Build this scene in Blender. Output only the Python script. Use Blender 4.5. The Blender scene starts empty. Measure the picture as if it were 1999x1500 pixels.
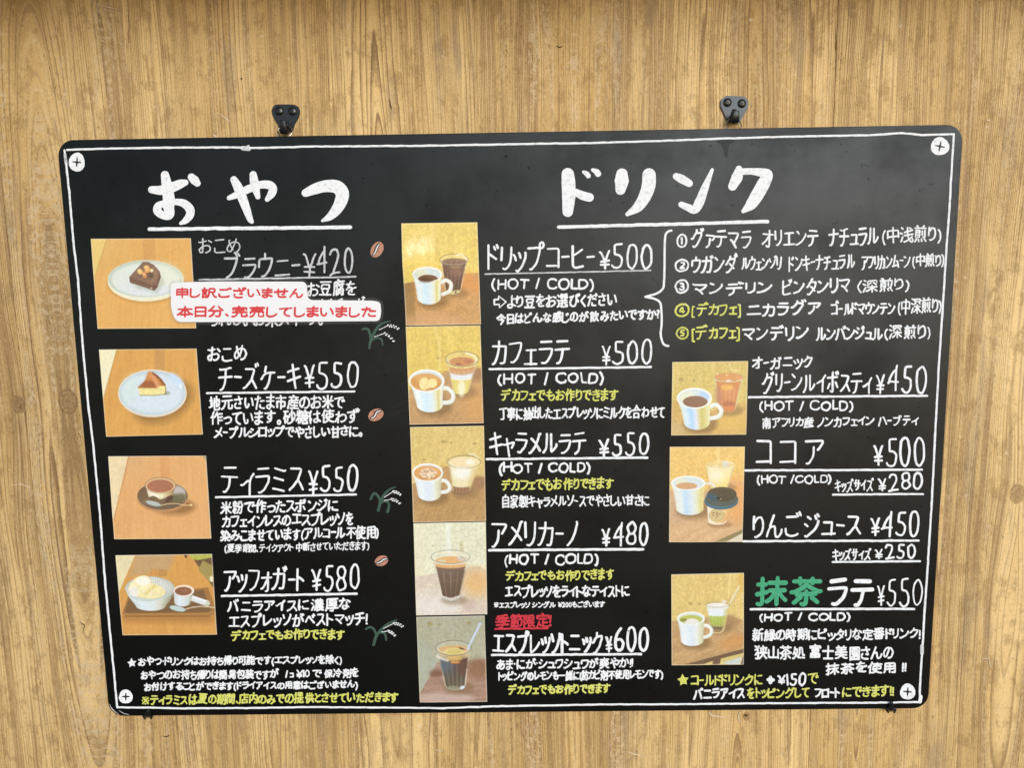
import bpy, bmesh, math, random
import numpy as np
from mathutils import Matrix, Vector

scene = bpy.context.scene
rng = np.random.default_rng(7)
random.seed(7)

# ------------------------------------------------------------------ camera
# world: x right along the wall, z up, the wall face is y = 0, the viewer stands at negative y
FOCAL = 1500.0
RW2C = Matrix(((0.9998505847, -0.0151831828, -0.0082631224),
               (0.0139479472, 0.9909925029, -0.1331890157),
               (0.0102109256, 0.1330538616, 0.9910562077)))      # board axes (right, up, out) -> camera axes
CAM_B = Vector((0.00890231, 0.16206885, 0.78857645))              # camera in board axes
BOARD_W, BOARD_H = 0.900, 0.6168
FRONT = 0.016                                                     # board front stands this far off the wall

def b2w(v):                                                       # board axes -> world
    return Vector((v[0], -FRONT - v[2], v[1]))
AX = Matrix(((1, 0, 0), (0, 0, -1), (0, 1, 0)))                   # board axes -> world axes (rotation part)
cam_data = bpy.data.cameras.new("camera")
cam = bpy.data.objects.new("camera", cam_data)
scene.collection.objects.link(cam)
rot = (AX @ RW2C.transposed()).to_4x4()
cam.matrix_world = Matrix.Translation(b2w(CAM_B)) @ rot
cam_data.sensor_fit = 'HORIZONTAL'
cam_data.sensor_width = 36.0
cam_data.lens = FOCAL / 1999.0 * 36.0
cam_data.clip_start = 0.01
cam_data.clip_end = 200.0
scene.camera = cam

# ------------------------------------------------------------------ world and sun (soft open daylight)
SUN_EL, SUN_AZ = 17.0, 21.0            # degrees; azimuth measured from straight in front of the wall towards the right
world = bpy.data.worlds.new("World"); scene.world = world; world.use_nodes = True
nt = world.node_tree; nt.nodes.clear()
sky = nt.nodes.new('ShaderNodeTexSky'); sky.sky_type = 'NISHITA'; sky.sun_disc = False
sky.sun_elevation = math.radians(SUN_EL); sky.sun_rotation = math.radians(180 - SUN_AZ)
sky.air_density = 1.0; sky.dust_density = 0.3; sky.ozone_density = 2.0
bg = nt.nodes.new('ShaderNodeBackground'); bg.inputs[1].default_value = 0.10
wo = nt.nodes.new('ShaderNodeOutputWorld')
nt.links.new(sky.outputs[0], bg.inputs[0]); nt.links.new(bg.outputs[0], wo.inputs[0])
sd = bpy.data.lights.new("sun", 'SUN'); sd.energy = 1.5; sd.angle = math.radians(35); sd.color = (1.0, 0.99, 0.975)
sun = bpy.data.objects.new("sun", sd); scene.collection.objects.link(sun)
e, a = math.radians(SUN_EL), math.radians(SUN_AZ)
to_sun = Vector((math.sin(a) * math.cos(e), -math.cos(a) * math.cos(e), math.sin(e)))
sun.rotation_euler = to_sun.to_track_quat('Z', 'Y').to_euler(); sun.location = to_sun * 3
scene.view_settings.view_transform = 'Standard'; scene.view_settings.look = 'None'
scene.view_settings.exposure = 0.62; scene.view_settings.gamma = 1.0

# ------------------------------------------------------------------ surveying: photo measurements -> points on a plane parallel to the wall
RT = np.array(RW2C).T
CB = np.array(CAM_B)
def plane_pt(P, out=0.0):
    """P (n,2) photo measurements -> (n,3) world points on the plane `out` metres in front of the board face (out=-FRONT: the wall)"""
    P = np.atleast_2d(np.asarray(P, float))
    d = np.c_[(P[:, 0] - 999.5) / FOCAL, -(P[:, 1] - 750.0) / FOCAL, -np.ones(len(P))] @ RT.T
    z = np.broadcast_to(np.asarray(out, float), (len(P),))
    t = (z - CB[2]) / d[:, 2]
    q = CB + d * t[:, None]
    return np.c_[q[:, 0], -FRONT - q[:, 2], q[:, 1]]

# ------------------------------------------------------------------ object helpers
def link(o, parent=None):
    scene.collection.objects.link(o)
    if parent is not None:
        o.parent = parent
        o.matrix_parent_inverse = parent.matrix_world.inverted()
    return o
def empty(name, loc, label, cat, group=None):
    o = bpy.data.objects.new(name, None); o.empty_display_size = 0.02
    o.location = loc; o.matrix_world = Matrix.Translation(loc)
    link(o); tag(o, label, cat, group); return o
def tag(o, label=None, cat=None, group=None, kind=None):
    if label: o['label'] = label
    if cat: o['category'] = cat
    if group: o['group'] = group
    if kind: o['kind'] = kind
    return o
def mesh_obj(name, V, F, mats, parent=None, smooth=False, mat_idx=None):
    me = bpy.data.meshes.new(name)
    V = np.asarray(V, float)
    if parent is not None:
        V = V - np.array(parent.matrix_world.translation)
    me.from_pydata(V.tolist(), [], [tuple(int(i) for i in f) for f in F])
    for m in (mats if isinstance(mats, (list, tuple)) else [mats]): me.materials.append(m)
    if mat_idx is not None: me.polygons.foreach_set('material_index', mat_idx)
    if smooth: me.polygons.foreach_set('use_smooth', [True] * len(me.polygons))
    me.update()
    o = bpy.data.objects.new(name, me)
    if parent is not None:
        scene.collection.objects.link(o); o.parent = parent      # vertices are relative to the parent's origin
    else: scene.collection.objects.link(o)
    return o
def bm_obj(name, bm, mats, parent=None, smooth=False):
    V = [v.co[:] for v in bm.verts]; bm.verts.index_update()
    F = [[v.index for v in f.verts] for f in bm.faces]
    o = mesh_obj(name, V, F, mats, parent, smooth); bm.free(); return o

# ------------------------------------------------------------------ materials
class NT:
    def __init__(s, name):
        s.m = bpy.data.materials.new(name); s.m.use_nodes = True
        s.t = s.m.node_tree; s.t.nodes.clear()
        s.out = s.t.nodes.new('ShaderNodeOutputMaterial'); s.b = s.t.nodes.new('ShaderNodeBsdfPrincipled')
        s.t.links.new(s.b.outputs[0], s.out.inputs[0])
    def n(s, ty, **k):
        x = s.t.nodes.new(ty)
        for a_, v in k.items(): setattr(x, a_, v)
        return x
    def put(s, sock, v):
        if isinstance(v, bpy.types.NodeSocket): s.t.links.new(v, sock)
        elif v is not None: sock.default_value = v
    def math(s, op, a, b=None, c=None, clamp=False):
        x = s.n('ShaderNodeMath', operation=op, use_clamp=clamp)
        s.put(x.inputs[0], a); s.put(x.inputs[1], b); s.put(x.inputs[2], c); return x.outputs[0]
    def comb(s, x, y, z=0.0):
        c = s.n('ShaderNodeCombineXYZ'); s.put(c.inputs[0], x); s.put(c.inputs[1], y); s.put(c.inputs[2], z); return c.outputs[0]
    def noise(s, vec, scale=1.0, detail=2.0, rough=0.5):
        x = s.n('ShaderNodeTexNoise'); s.put(x.inputs['Vector'], vec); x.inputs['Scale'].default_value = scale
        x.inputs['Detail'].default_value = detail; x.inputs['Roughness'].default_value = rough; return x.outputs['Fac']
    def rng(s, v, a, b, c=0.0, d=1.0, smooth=True):
        x = s.n('ShaderNodeMapRange', interpolation_type='SMOOTHSTEP' if smooth else 'LINEAR')
        s.put(x.inputs[0], v)
        for i, q in enumerate((a, b, c, d)): x.inputs[i + 1].default_value = q
        return x.outputs[0]
    def mix(s, f, a, b, mode='MIX'):
        x = s.n('ShaderNodeMix', data_type='RGBA', blend_type=mode)
        s.put(x.inputs[0], f)
        s.put(x.inputs[6], (*a, 1) if isinstance(a, tuple) and len(a) == 3 else a)
        s.put(x.inputs[7], (*b, 1) if isinstance(b, tuple) and len(b) == 3 else b); return x.outputs[2]
    def bump(s, h, strength, dist):
        x = s.n('ShaderNodeBump'); x.inputs['Strength'].default_value = strength; x.inputs['Distance'].default_value = dist
        s.put(x.inputs['Height'], h); s.t.links.new(x.outputs[0], s.b.inputs['Normal'])
    def pos(s):
        g = s.n('ShaderNodeNewGeometry'); sp = s.n('ShaderNodeSeparateXYZ'); s.t.links.new(g.outputs['Position'], sp.inputs[0])
        return g.outputs['Position'], sp.outputs[0], sp.outputs[2]
def lin(c):
    c = np.asarray(c, float) / 255.0
    return np.where(c <= 0.04045, c / 12.92, ((c + 0.055) / 1.055) ** 2.4)

def simple_mat(name, col, rough=0.5, spec=0.5, metal=0.0, var=0.0, scale=400):
    m = NT(name); P, x, z = m.pos()
    if var:
        f = m.rng(m.noise(P, scale, 3), 0.35, 0.65)
        m.put(m.b.inputs['Base Color'], m.mix(f, tuple(c * (1 - var) for c in col), tuple(min(1, c * (1 + var)) for c in col)))
    else: m.b.inputs['Base Color'].default_value = (*col, 1)
    m.b.inputs['Roughness'].default_value = rough; m.b.inputs['Specular IOR Level'].default_value = spec
    m.b.inputs['Metallic'].default_value = metal
    return m.m

def paint_mat(name, col, thin, amount=0.55):
    """chalk marker paint: opaque with thinner, streaky spots where the board shows through a little"""
    m = NT(name); P, x, z = m.pos()
    n1 = m.rng(m.noise(P, 240, 5, 0.7), 0.50, 0.64)
    n2 = m.rng(m.noise(m.comb(m.math('MULTIPLY', x, 1500.0), m.math('MULTIPLY', z, 500.0)), 1, 3, 0.6), 0.50, 0.66)
    f = m.math('MULTIPLY', m.math('MAXIMUM', n1, m.math('MULTIPLY', n2, 0.55)), amount)
    m.put(m.b.inputs['Base Color'], m.mix(f, col, thin))
    m.b.inputs['Roughness'].default_value = 0.6; m.b.inputs['Specular IOR Level'].default_value = 0.3
    return m.m
MW = paint_mat('white_marker_paint', (0.86, 0.87, 0.89), (0.48, 0.49, 0.51))
MS = paint_mat('thin_white_marker_paint', (0.60, 0.61, 0.63), (0.30, 0.30, 0.31), 0.8)
MY = paint_mat('yellow_marker_paint', (0.62, 0.63, 0.10), (0.74, 0.73, 0.36), 0.9)
MR = paint_mat('red_marker_paint', (0.60, 0.035, 0.055), (0.35, 0.03, 0.04))
MG = paint_mat('green_marker_paint', (0.045, 0.34, 0.17), (0.12, 0.45, 0.27), 0.8)
MLEAF = paint_mat('dull_green_marker_paint', (0.045, 0.10, 0.065), (0.03, 0.06, 0.045))
MBEAN = paint_mat('brown_marker_paint', (0.52, 0.25, 0.16), (0.30, 0.13, 0.085), 0.9)
MRED2 = paint_mat('printed_red_ink', (0.66, 0.055, 0.06), (0.55, 0.06, 0.06), 0.4)
MK = simple_mat('black_ink', (0.006, 0.006, 0.006), 0.5, 0.3)
PAINT = {'w': MW, 's': MS, 'y': MY, 'r': MR, 'g': MG, 'red': MRED2}

def board_mat():
    m = NT('black_chalkboard_lacquer'); P, x, z = m.pos()
    sm = m.rng(m.noise(P, 9, 5, 0.6), 0.42, 0.72)            # wiped smears
    sp = m.rng(m.noise(P, 160, 3, 0.6), 0.66, 0.78)           # small spots
    big = m.noise(m.comb(m.math('MULTIPLY', x, 6.0), m.math('MULTIPLY', z, 18.0)), 1, 4, 0.6)
    r = m.math('ADD', 0.385, m.math('MULTIPLY', m.math('SUBTRACT', big, 0.5), 0.14))
    m.put(m.b.inputs['Roughness'], r)
    m.put(m.b.inputs['Base Color'], m.mix(sm, (0.0020, 0.0020, 0.0022), (0.0042, 0.0040, 0.0040)))
    m.put(m.b.inputs['Specular IOR Level'], m.math('SUBTRACT', m.math('SUBTRACT', 0.33, m.math('MULTIPLY', sm, 0.15)), m.math('MULTIPLY', sp, 0.2)))
    m.b.inputs['Specular Tint'].default_value = (0.88, 0.95, 1.0, 1.0)
    m.bump(m.noise(P, 700, 2), 0.04, 0.001)
    return m.m
MBOARD = board_mat()

# ------------------------------------------------------------------ the wooden wall: butted planks of old pine
def wood_mat():
    m = NT('aged_pine_planks'); P, x, z = m.pos()
    def attr(nm):
        a_ = m.n('ShaderNodeAttribute', attribute_type='OBJECT', attribute_name=nm); return a_.outputs['Fac']
    xc, zc, ks, seed, tone, dens, rough_ = (attr(k) for k in ('grain_x', 'grain_z', 'grain_k', 'grain_seed', 'grain_tone', 'grain_density', 'grain_wear'))
    wav = m.noise(m.comb(m.math('MULTIPLY', x, 9.0), m.math('MULTIPLY', z, 1.6), seed), 1, 3, 0.5)
    wav2 = m.noise(m.comb(m.math('MULTIPLY', x, 60.0), m.math('MULTIPLY', z, 7.0), seed), 1, 2, 0.5)
    xw = m.math('ADD', x, m.math('ADD', m.math('MULTIPLY', m.math('SUBTRACT', wav, 0.5), 0.030), m.math('MULTIPLY', m.math('SUBTRACT', wav2, 0.5), 0.0014)))
    dx = m.math('SUBTRACT', xw, xc); dz = m.math('MULTIPLY', m.math('SUBTRACT', z, zc), ks)
    G = m.math('SQRT', m.math('ADD', m.math('MULTIPLY', dx, dx), m.math('MULTIPLY', dz, dz)))
    # knots: (x, z, radius) - lines part around them, rings inside
    knot_mask = None
    for (kx, kz, kr) in KNOTS:
        ax = m.math('SUBTRACT', x, kx); az = m.math('SUBTRACT', z, kz)
        d2 = m.math('ADD', m.math('MULTIPLY', ax, ax), m.math('MULTIPLY', m.math('MULTIPLY', az, az), 0.55))
        d = m.math('SQRT', d2)
        fall = m.math('EXPONENT', m.math('MULTIPLY', m.math('ADD', m.math('MULTIPLY', ax, ax), m.math('MULTIPLY', m.math('MULTIPLY', az, az), 0.06)), -0.5 / (kr * 1.9) ** 2))
        G = m.math('ADD', G, m.math('MULTIPLY', fall, kr * 1.1))
        k = m.rng(d, kr * 0.88, kr * 1.04, 1.0, 0.0)
        G = m.math('ADD', m.math('MULTIPLY', G, m.math('SUBTRACT', 1.0, k)), m.math('MULTIPLY', m.math('MULTIPLY', d, 1.5), k))
        knot_mask = k if knot_mask is None else m.math('MAXIMUM', knot_mask, k)
    # growth lines: dark thin latewood lines, spacing changes across the plank
    sp = m.noise(m.comb(m.math('MULTIPLY', G, 22.0), m.math('MULTIPLY', z, 0.4), seed), 1, 2, 0.5)
    ph = m.math('ADD', m.math('MULTIPLY', G, dens), m.math('MULTIPLY', sp, 30.0))
    wig = m.noise(m.comb(m.math('MULTIPLY', G, 90.0), m.math('MULTIPLY', z, 7.0), seed), 1, 5, 0.62)
    ph = m.math('ADD', ph, m.math('MULTIPLY', wig, 0.7))
    fr = m.math('FRACT', ph)
    late = m.rng(fr, 0.70, 0.92, 0, 1)
    early = m.math('MULTIPLY', late, m.rng(fr, 0.93, 1.0, 1, 0))
    lmask = m.rng(m.noise(m.comb(m.math('MULTIPLY', G, 45.0), m.math('MULTIPLY', z, 2.5), seed), 1, 3, 0.6), 0.34, 0.62)
    line = m.math('MULTIPLY', early, m.math('ADD', 0.40, m.math('MULTIPLY', lmask, 0.60)))
    fine = m.noise(m.comb(m.math('MULTIPLY', G, 620.0), m.math('MULTIPLY', z, 5.5), seed), 1, 4, 0.60)
    mid = m.noise(m.comb(m.math('MULTIPLY', G, 95.0), m.math('MULTIPLY', z, 2.2), seed), 1, 4, 0.6)
    wide = m.noise(m.comb(m.math('MULTIPLY', x, 11.0), m.math('MULTIPLY', z, 2.4), seed), 1, 4, 0.6)
    blot = m.noise(m.comb(m.math('MULTIPLY', x, 70.0), m.math('MULTIPLY', z, 34.0), seed), 1, 6, 0.72)
    fine2 = m.noise(m.comb(m.math('MULTIPLY', G, 1100.0), m.math('MULTIPLY', z, 34.0), seed), 1, 3, 0.7)
    light, mid_c, dark, deep = (0.86, 0.595, 0.262), (0.64, 0.405, 0.150), (0.215, 0.120, 0.048), (0.10, 0.052, 0.020)
    c = m.mix(m.rng(wide, 0.36, 0.62), mid_c, light)
    # slow darkening towards each latewood line, pale flaked edge right after it
    c = m.mix(m.math('MULTIPLY', m.math('MULTIPLY', m.rng(fr, 0.1, 0.95), lmask), 0.60), c, (0.43, 0.245, 0.078))
    c = m.mix(m.math('MULTIPLY', m.rng(mid, 0.48, 0.60), 0.62), c, (0.36, 0.215, 0.085))
    c = m.mix(m.math('MULTIPLY', m.rng(blot, 0.50, 0.62), 0.58), c, (0.36, 0.215, 0.078))
    c = m.mix(m.math('MULTIPLY', line, 0.82), c, dark)
    c = m.mix(m.math('MULTIPLY', m.rng(fine, 0.54, 0.64), 0.48), c, dark)
    c = m.mix(m.math('MULTIPLY', m.rng(fine, 0.46, 0.34), 0.45), c, (0.80, 0.58, 0.30))
    c = m.mix(m.math('MULTIPLY', m.math('MULTIPLY', m.rng(fine2, 0.58, 0.70), m.rng(mid, 0.42, 0.58)), 0.28), c, (0.24, 0.135, 0.05))
    # worn pale flakes along the hard grain
    edge = m.math('MULTIPLY', m.rng(fr, 0.22, 0.02), m.rng(lmask, 0.3, 0.9))
    fln = m.noise(m.comb(m.math('MULTIPLY', G, 330.0), m.math('MULTIPLY', z, 190.0), seed), 1, 5, 0.75)
    fl = m.math('MULTIPLY', m.rng(fln, 0.48, 0.56),
                m.math('MAXIMUM', m.math('MULTIPLY', edge, 0.8), m.rng(m.noise(m.comb(m.math('MULTIPLY', G, 60.0), m.math('MULTIPLY', z, 3.0), m.math('ADD', seed, 9.0)), 1, 3, 0.6), 0.54, 0.62)))
    fl = m.math('MULTIPLY', fl, rough_)
    c = m.mix(m.math('MULTIPLY', fl, 0.70), c, (0.70, 0.53, 0.32))
    # dark pits, dirt in the grain and scratches
    pit = m.math('MULTIPLY', m.rng(m.noise(m.comb(m.math('MULTIPLY', x, 700.0), m.math('MULTIPLY', z, 230.0), seed), 1, 3, 0.7), 0.60, 0.68),
                 m.rng(m.noise(m.comb(m.math('MULTIPLY', x, 38.0), m.math('MULTIPLY', z, 13.0), seed), 1, 4, 0.7), 0.47, 0.60))
    pit = m.math('MULTIPLY', pit, m.math('ADD', 0.35, m.math('MULTIPLY', rough_, 0.65)))
    c = m.mix(m.math('MULTIPLY', pit, 0.80), c, deep)
    grey = m.rng(m.noise(m.comb(m.math('MULTIPLY', x, 34.0), m.math('MULTIPLY', z, 6.0), m.math('ADD', seed, 4.0)), 1, 4, 0.65), 0.56, 0.70)
    c = m.mix(m.math('MULTIPLY', grey, 0.40), c, (0.26, 0.20, 0.135))
    sc = m.noise(m.comb(m.math('MULTIPLY', x, 150.0), m.math('MULTIPLY', z, 90.0), m.math('ADD', seed, 2.0)), 1, 5, 0.75)
    c = m.mix(m.math('MULTIPLY', m.rng(sc, 0.64, 0.69), 0.55), c, (0.80, 0.68, 0.48))
    kr_ = m.rng(m.noise(P, 320, 4, 0.7), 0.35, 0.65)
    mic = m.noise(m.comb(m.math('MULTIPLY', x, 1500.0), m.math('MULTIPLY', z, 420.0), seed), 1, 3, 0.7)
    c = m.mix(m.math('MULTIPLY', m.rng(mic, 0.50, 0.68), 0.34), c, (0.22, 0.13, 0.055))
    c = m.mix(m.math('MULTIPLY', m.rng(mic, 0.46, 0.32), 0.40), c, (0.86, 0.66, 0.38))
    c = m.mix(m.math('MULTIPLY', knot_mask, 0.62), c, m.mix(kr_, (0.11, 0.055, 0.022), (0.42, 0.25, 0.11)))
    hs = m.n('ShaderNodeHueSaturation'); hs.inputs['Saturation'].default_value = 1.0
    m.put(hs.inputs['Value'], tone); m.put(hs.inputs['Color'], c)
    m.put(m.b.inputs['Base Color'], hs.outputs[0])
    m.put(m.b.inputs['Roughness'], m.rng(blot, 0.3, 0.7, 0.55, 0.75))
    m.b.inputs['Specular IOR Level'].default_value = 0.3
    h = m.math('ADD', m.math('MULTIPLY', line, -0.9), m.math('ADD', m.math('MULTIPLY', fine, 1.0), m.math('MULTIPLY', fl, 0.4)))
    h = m.math('ADD', h, m.math('MULTIPLY', mic, 0.5)); h = m.math('SUBTRACT', m.math('ADD', h, m.math('MULTIPLY', blot, 0.5)), m.math('MULTIPLY', pit, 1.0))
    m.bump(h, 0.5, 0.0006)
    return m.m

def wp(px, py): return plane_pt([(px, py)], -FRONT)[0]
KNOTS = []
for (px, py, r) in ((36, 790, 0.0078), (133, 785, 0.0105), (1986, 965, 0.0085), (1457, 1400, 0.0040)):
    w_ = wp(px, py); KNOTS.append((float(w_[0]), float(w_[2]), r))
MWOOD = wood_mat()
wall = bpy.data.objects.new('wooden_wall', None); link(wall); tag(wall, kind='structure')
wall.matrix_world = Matrix.Identity(4)
# plank seams, measured at the top edge of the picture; (left seam x, grain centre x, grain centre y, stretch, tone, lines per metre, wear)
SEAMS = [-260, -20, 246, 640, 925, 1285, 1632, 1897, 2160, 2400]
GR = [(60, 800, .02, .84, 330, .6), (128, 785, .070, .86, 120, 1.0), (600, 2600, .010, .93, 560, .5), (760, 900, .030, .97, 380, .3),
      (1115, 250, .012, 1.0, 600, 1.0), (1420, 2300, .010, 1.03, 480, .6), (1730, 60, .022, 1.0, 420, .8),
      (1990, 965, .05, 1.0, 500, .6), (2300, 700, .02, 1.0, 440, .6)]
TOPZ, BOTZ = 0.78, -0.62
sx = [float(wp(s, 120)[0]) for s in SEAMS]
sx = [-1.25, -0.95] + sx + [1.2, 1.45]
gr = [GR[0], GR[0]] + GR + [GR[-1], GR[-1], GR[-1]]
for i in range(len(sx) - 1):
    x0, x1 = sx[i] + 0.00007, sx[i + 1] - 0.00007
    dy = [0.0, 0.0004, -0.0003, 0.0002, -0.0004, 0.0][i % 6]
    bm = bmesh.new()
    r_ = bmesh.ops.create_cube(bm, size=1)
    for v in bm.verts:
        v.co = (x0 + (v.co.x + .5) * (x1 - x0), (0.011 if v.co.y > 0 else dy), BOTZ + (v.co.z + .5) * (TOPZ - BOTZ))
    ed = [e_ for e_ in bm.edges if all(abs(v.co.y - dy) < 1e-6 for v in e_.verts) and abs(e_.verts[0].co.x - e_.verts[1].co.x) < 1e-6]
    bmesh.ops.bevel(bm, geom=ed, offset=0.00022, segments=2, affect='EDGES')
    o = bm_obj('plank', bm, MWOOD, wall)
    g = gr[min(i, len(gr) - 1)]
    gx = wp(g[0], g[1])
    o['grain_x'] = float(gx[0]); o['grain_z'] = float(gx[2]); o['grain_k'] = float(g[2])
    o['grain_seed'] = float(3.7 * i + 1.3); o['grain_tone'] = float(g[3]); o['grain_density'] = float(g[4]); o['grain_wear'] = float(g[5])
MBACK = simple_mat('dark_backing_wood', (0.05, 0.035, 0.02), 0.8, 0.2, var=0.2)
bm = bmesh.new(); bmesh.ops.create_cube(bm, size=1)
for v in bm.verts: v.co = (sx[0] + (v.co.x + .5) * (sx[-1] - sx[0]), 0.0125 + (v.co.y + .5) * 0.01, BOTZ + (v.co.z + .5) * (TOPZ - BOTZ))
bm_obj('wall_backing', bm, MBACK, wall)
# the shade along the top of the wall comes from a ledge just above the picture
ztop = float(wp(1000, 0)[2])
bm = bmesh.new(); bmesh.ops.create_cube(bm, size=1)
for v in bm.verts: v.co = (sx[0] + (v.co.x + .5) * (sx[-1] - sx[0]), -0.001 - (v.co.y + .5) * 0.17, ztop + 0.040 + (v.co.z + .5) * 0.04)
bmesh.ops.bevel(bm, geom=list(bm.edges), offset=0.003, segments=2, affect='EDGES')
led = bm_obj('wall_ledge', bm, simple_mat('ledge_wood', (0.30, 0.19, 0.09), 0.6, 0.3, var=0.15), None); tag(led, kind='structure')

# scratches and torn pale fibres in the wood
MFIB = simple_mat('bare_wood_fibre', (0.74, 0.60, 0.42), 0.7, 0.2, var=0.15, scale=900)
MDK = simple_mat('dark_split_in_wood', (0.10, 0.058, 0.028), 0.8, 0.1, var=0.2, scale=900)
def scratch(P, w_, mat):
    P = np.array(P, float); Q = []
    for i in range(len(P) - 1):
        for k in range(4): Q.append(P[i] * (1 - k / 4) + P[i + 1] * k / 4)
    Q.append(P[-1]); Q = np.array(Q) + rng.normal(0, 0.25, (len(Q), 2)); n = len(Q)
    d = np.gradient(Q, axis=0); d /= np.hypot(d[:, 0], d[:, 1])[:, None]; nn = np.c_[-d[:, 1], d[:, 0]]
    ww = w_ * np.sin(np.linspace(0.15, math.pi - 0.15, n)) * rng.uniform(0.6, 1.3, n) / 2
    L, R_, M_ = plane_pt(Q + nn * ww[:, None], -FRONT + 0.00055), plane_pt(Q - nn * ww[:, None], -FRONT + 0.00055), plane_pt(Q, -FRONT + 0.00080)
    F = []
    for i in range(n - 1): F += [(i, i + 1, n + i + 1, n + i), (n + i, n + i + 1, 2 * n + i + 1, 2 * n + i)]
    mesh_obj('scratch_mark', np.vstack([R_, M_, L]), F, mat, wall)
for P_, w_, k in (([(1388, 1385), (1384, 1393), (1392, 1399), (1410, 1400), (1425, 1404)], 2.6, 0), ([(1447, 1388), (1441, 1398), (1444, 1412)], 2.2, 0), ([(1838, 519), (1849, 522), (1858, 521)], 4.0, 0),
                  ([(430, 222), (440, 230), (450, 238)], 2.6, 0), ([(415, 262), (425, 269)], 3.0, 0), ([(190, 10), (215, 15), (240, 20)], 1.8, 0), ([(500, 72), (512, 70), (525, 66)], 1.8, 0), ([(1085, 88), (1092, 92), (1100, 90)], 2.2, 1),
                  ([(848, 1464), (858, 1468), (868, 1466)], 2.2, 0), ([(1222, 1468), (1240, 1474), (1268, 1477)], 1.8, 0), ([(318, 1438), (324, 1440), (332, 1436)], 2.4, 1), ([(1927, 235), (1934, 234)], 3.0, 0),
                  ([(250, 20), (252, 50), (250, 85)], 1.6, 1), ([(760, 192), (762, 205), (765, 215)], 2.6, 1), ([(1455, 1396), (1458, 1400)], 7, 1), ([(470, 152), (473, 155)], 4, 1), ([(1632, 40), (1632, 90), (1633, 140)], 1.2, 1),
                  ([(20, 948), (40, 946), (58, 952), (60, 975)], 1.6, 0), ([(155, 1215), (165, 1222), (162, 1235)], 1.8, 1), ([(1915, 1288), (1930, 1286), (1934, 1308)], 2.4, 0)):
    scratch(P_, w_, MDK if k else MFIB)

# ------------------------------------------------------------------ the hanging menu board
board = empty('menu_board', b2w((0, 0, -0.004)), 'large black hanging chalkboard menu covered with white and yellow handwriting', 'menu board')
def rounded(w, h, r, n=10):
    pts = []
    for cx, cy, a0 in ((w / 2 - r, h / 2 - r, 0), (-w / 2 + r, h / 2 - r, 90), (-w / 2 + r, -h / 2 + r, 180), (w / 2 - r, -h / 2 + r, 270)):
        for k in range(n + 1):
            t = math.radians(a0 + 90 * k / n); pts.append((cx + r * math.cos(t), cy + r * math.sin(t)))
    return pts
pts = rounded(BOARD_W, BOARD_H, 0.0165)
bm = bmesh.new()
f0 = bm.faces.new([bm.verts.new((p[0], -FRONT, p[1])) for p in pts]); bm.normal_update()
ex = bmesh.ops.extrude_face_region(bm, geom=[f0])
bmesh.ops.translate(bm, vec=(0, 0.004, 0), verts=[v for v in ex['geom'] if isinstance(v, bmesh.types.BMVert)])
bmesh.ops.recalc_face_normals(bm, faces=bm.faces)
fe = [e_ for e_ in bm.edges if all(abs(v.co.y + FRONT) < 1e-6 for v in e_.verts)]
bmesh.ops.bevel(bm, geom=fe, offset=0.0008, segments=3, affect='EDGES')
bm_obj('panel', bm, MBOARD, board)

# ------------------------------------------------------------------ marker strokes
layer = [0]
def ribbon(P, Wd, V, F, base=0.00006, dome=0.00016, cap=5):
    """one pen stroke: P (n,2), Wd (n) widths, in survey units; appended to the lists V (x, y, out) and F"""
    P = np.asarray(P, float); Wd = np.asarray(Wd, float)
    keep = [0] + [i for i in range(1, len(P)) if np.hypot(*(P[i] - P[i - 1])) > 1e-3]
    P = P[keep]; Wd = Wd[keep]
    if len(P) == 1: P = np.vstack([P, P + [0.4, 0.1]]); Wd = np.r_[Wd, Wd]
    d = np.diff(P, axis=0); d /= np.hypot(d[:, 0], d[:, 1])[:, None]
    t = np.vstack([d[:1], d[:-1] + d[1:], d[-1:]]); L = np.hypot(t[:, 0], t[:, 1]); L[L < 0.3] = 0.3; t /= L[:, None]
    n = np.c_[-t[:, 1], t[:, 0]]
    layer[0] = (layer[0] + 1) % 9
    lz = layer[0] * 0.000006
    b = len(V)
    for i in range(len(P)):
        h = Wd[i] / 2
        V.append((*(P[i] + n[i] * h), base + lz)); V.append((*P[i], base + dome + lz)); V.append((*(P[i] - n[i] * h), base + lz))
        if i:
            a_ = b + 3 * (i - 1); c_ = b + 3 * i
            F.append((a_, a_ + 1, c_ + 1, c_)); F.append((a_ + 1, a_ + 2, c_ + 2, c_ + 1))
    for end, sgn in ((0, -1), (len(P) - 1, 1)):
        ctr = b + 3 * end; first = b + 3 * end + (0 if sgn < 0 else 2); prev = first
        a0 = math.atan2(*(n[end] * (1 if sgn < 0 else -1))[::-1])
        for k in range(1, cap):
            t_ = a0 + math.pi * k / cap
            V.append((*(P[end] + Wd[end] / 2 * np.array([math.cos(t_), math.sin(t_)])), base + lz))
            F.append((ctr, prev, len(V) - 1)); prev = len(V) - 1
        F.append((ctr, prev, b + 3 * end + (2 if sgn < 0 else 0)))
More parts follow.
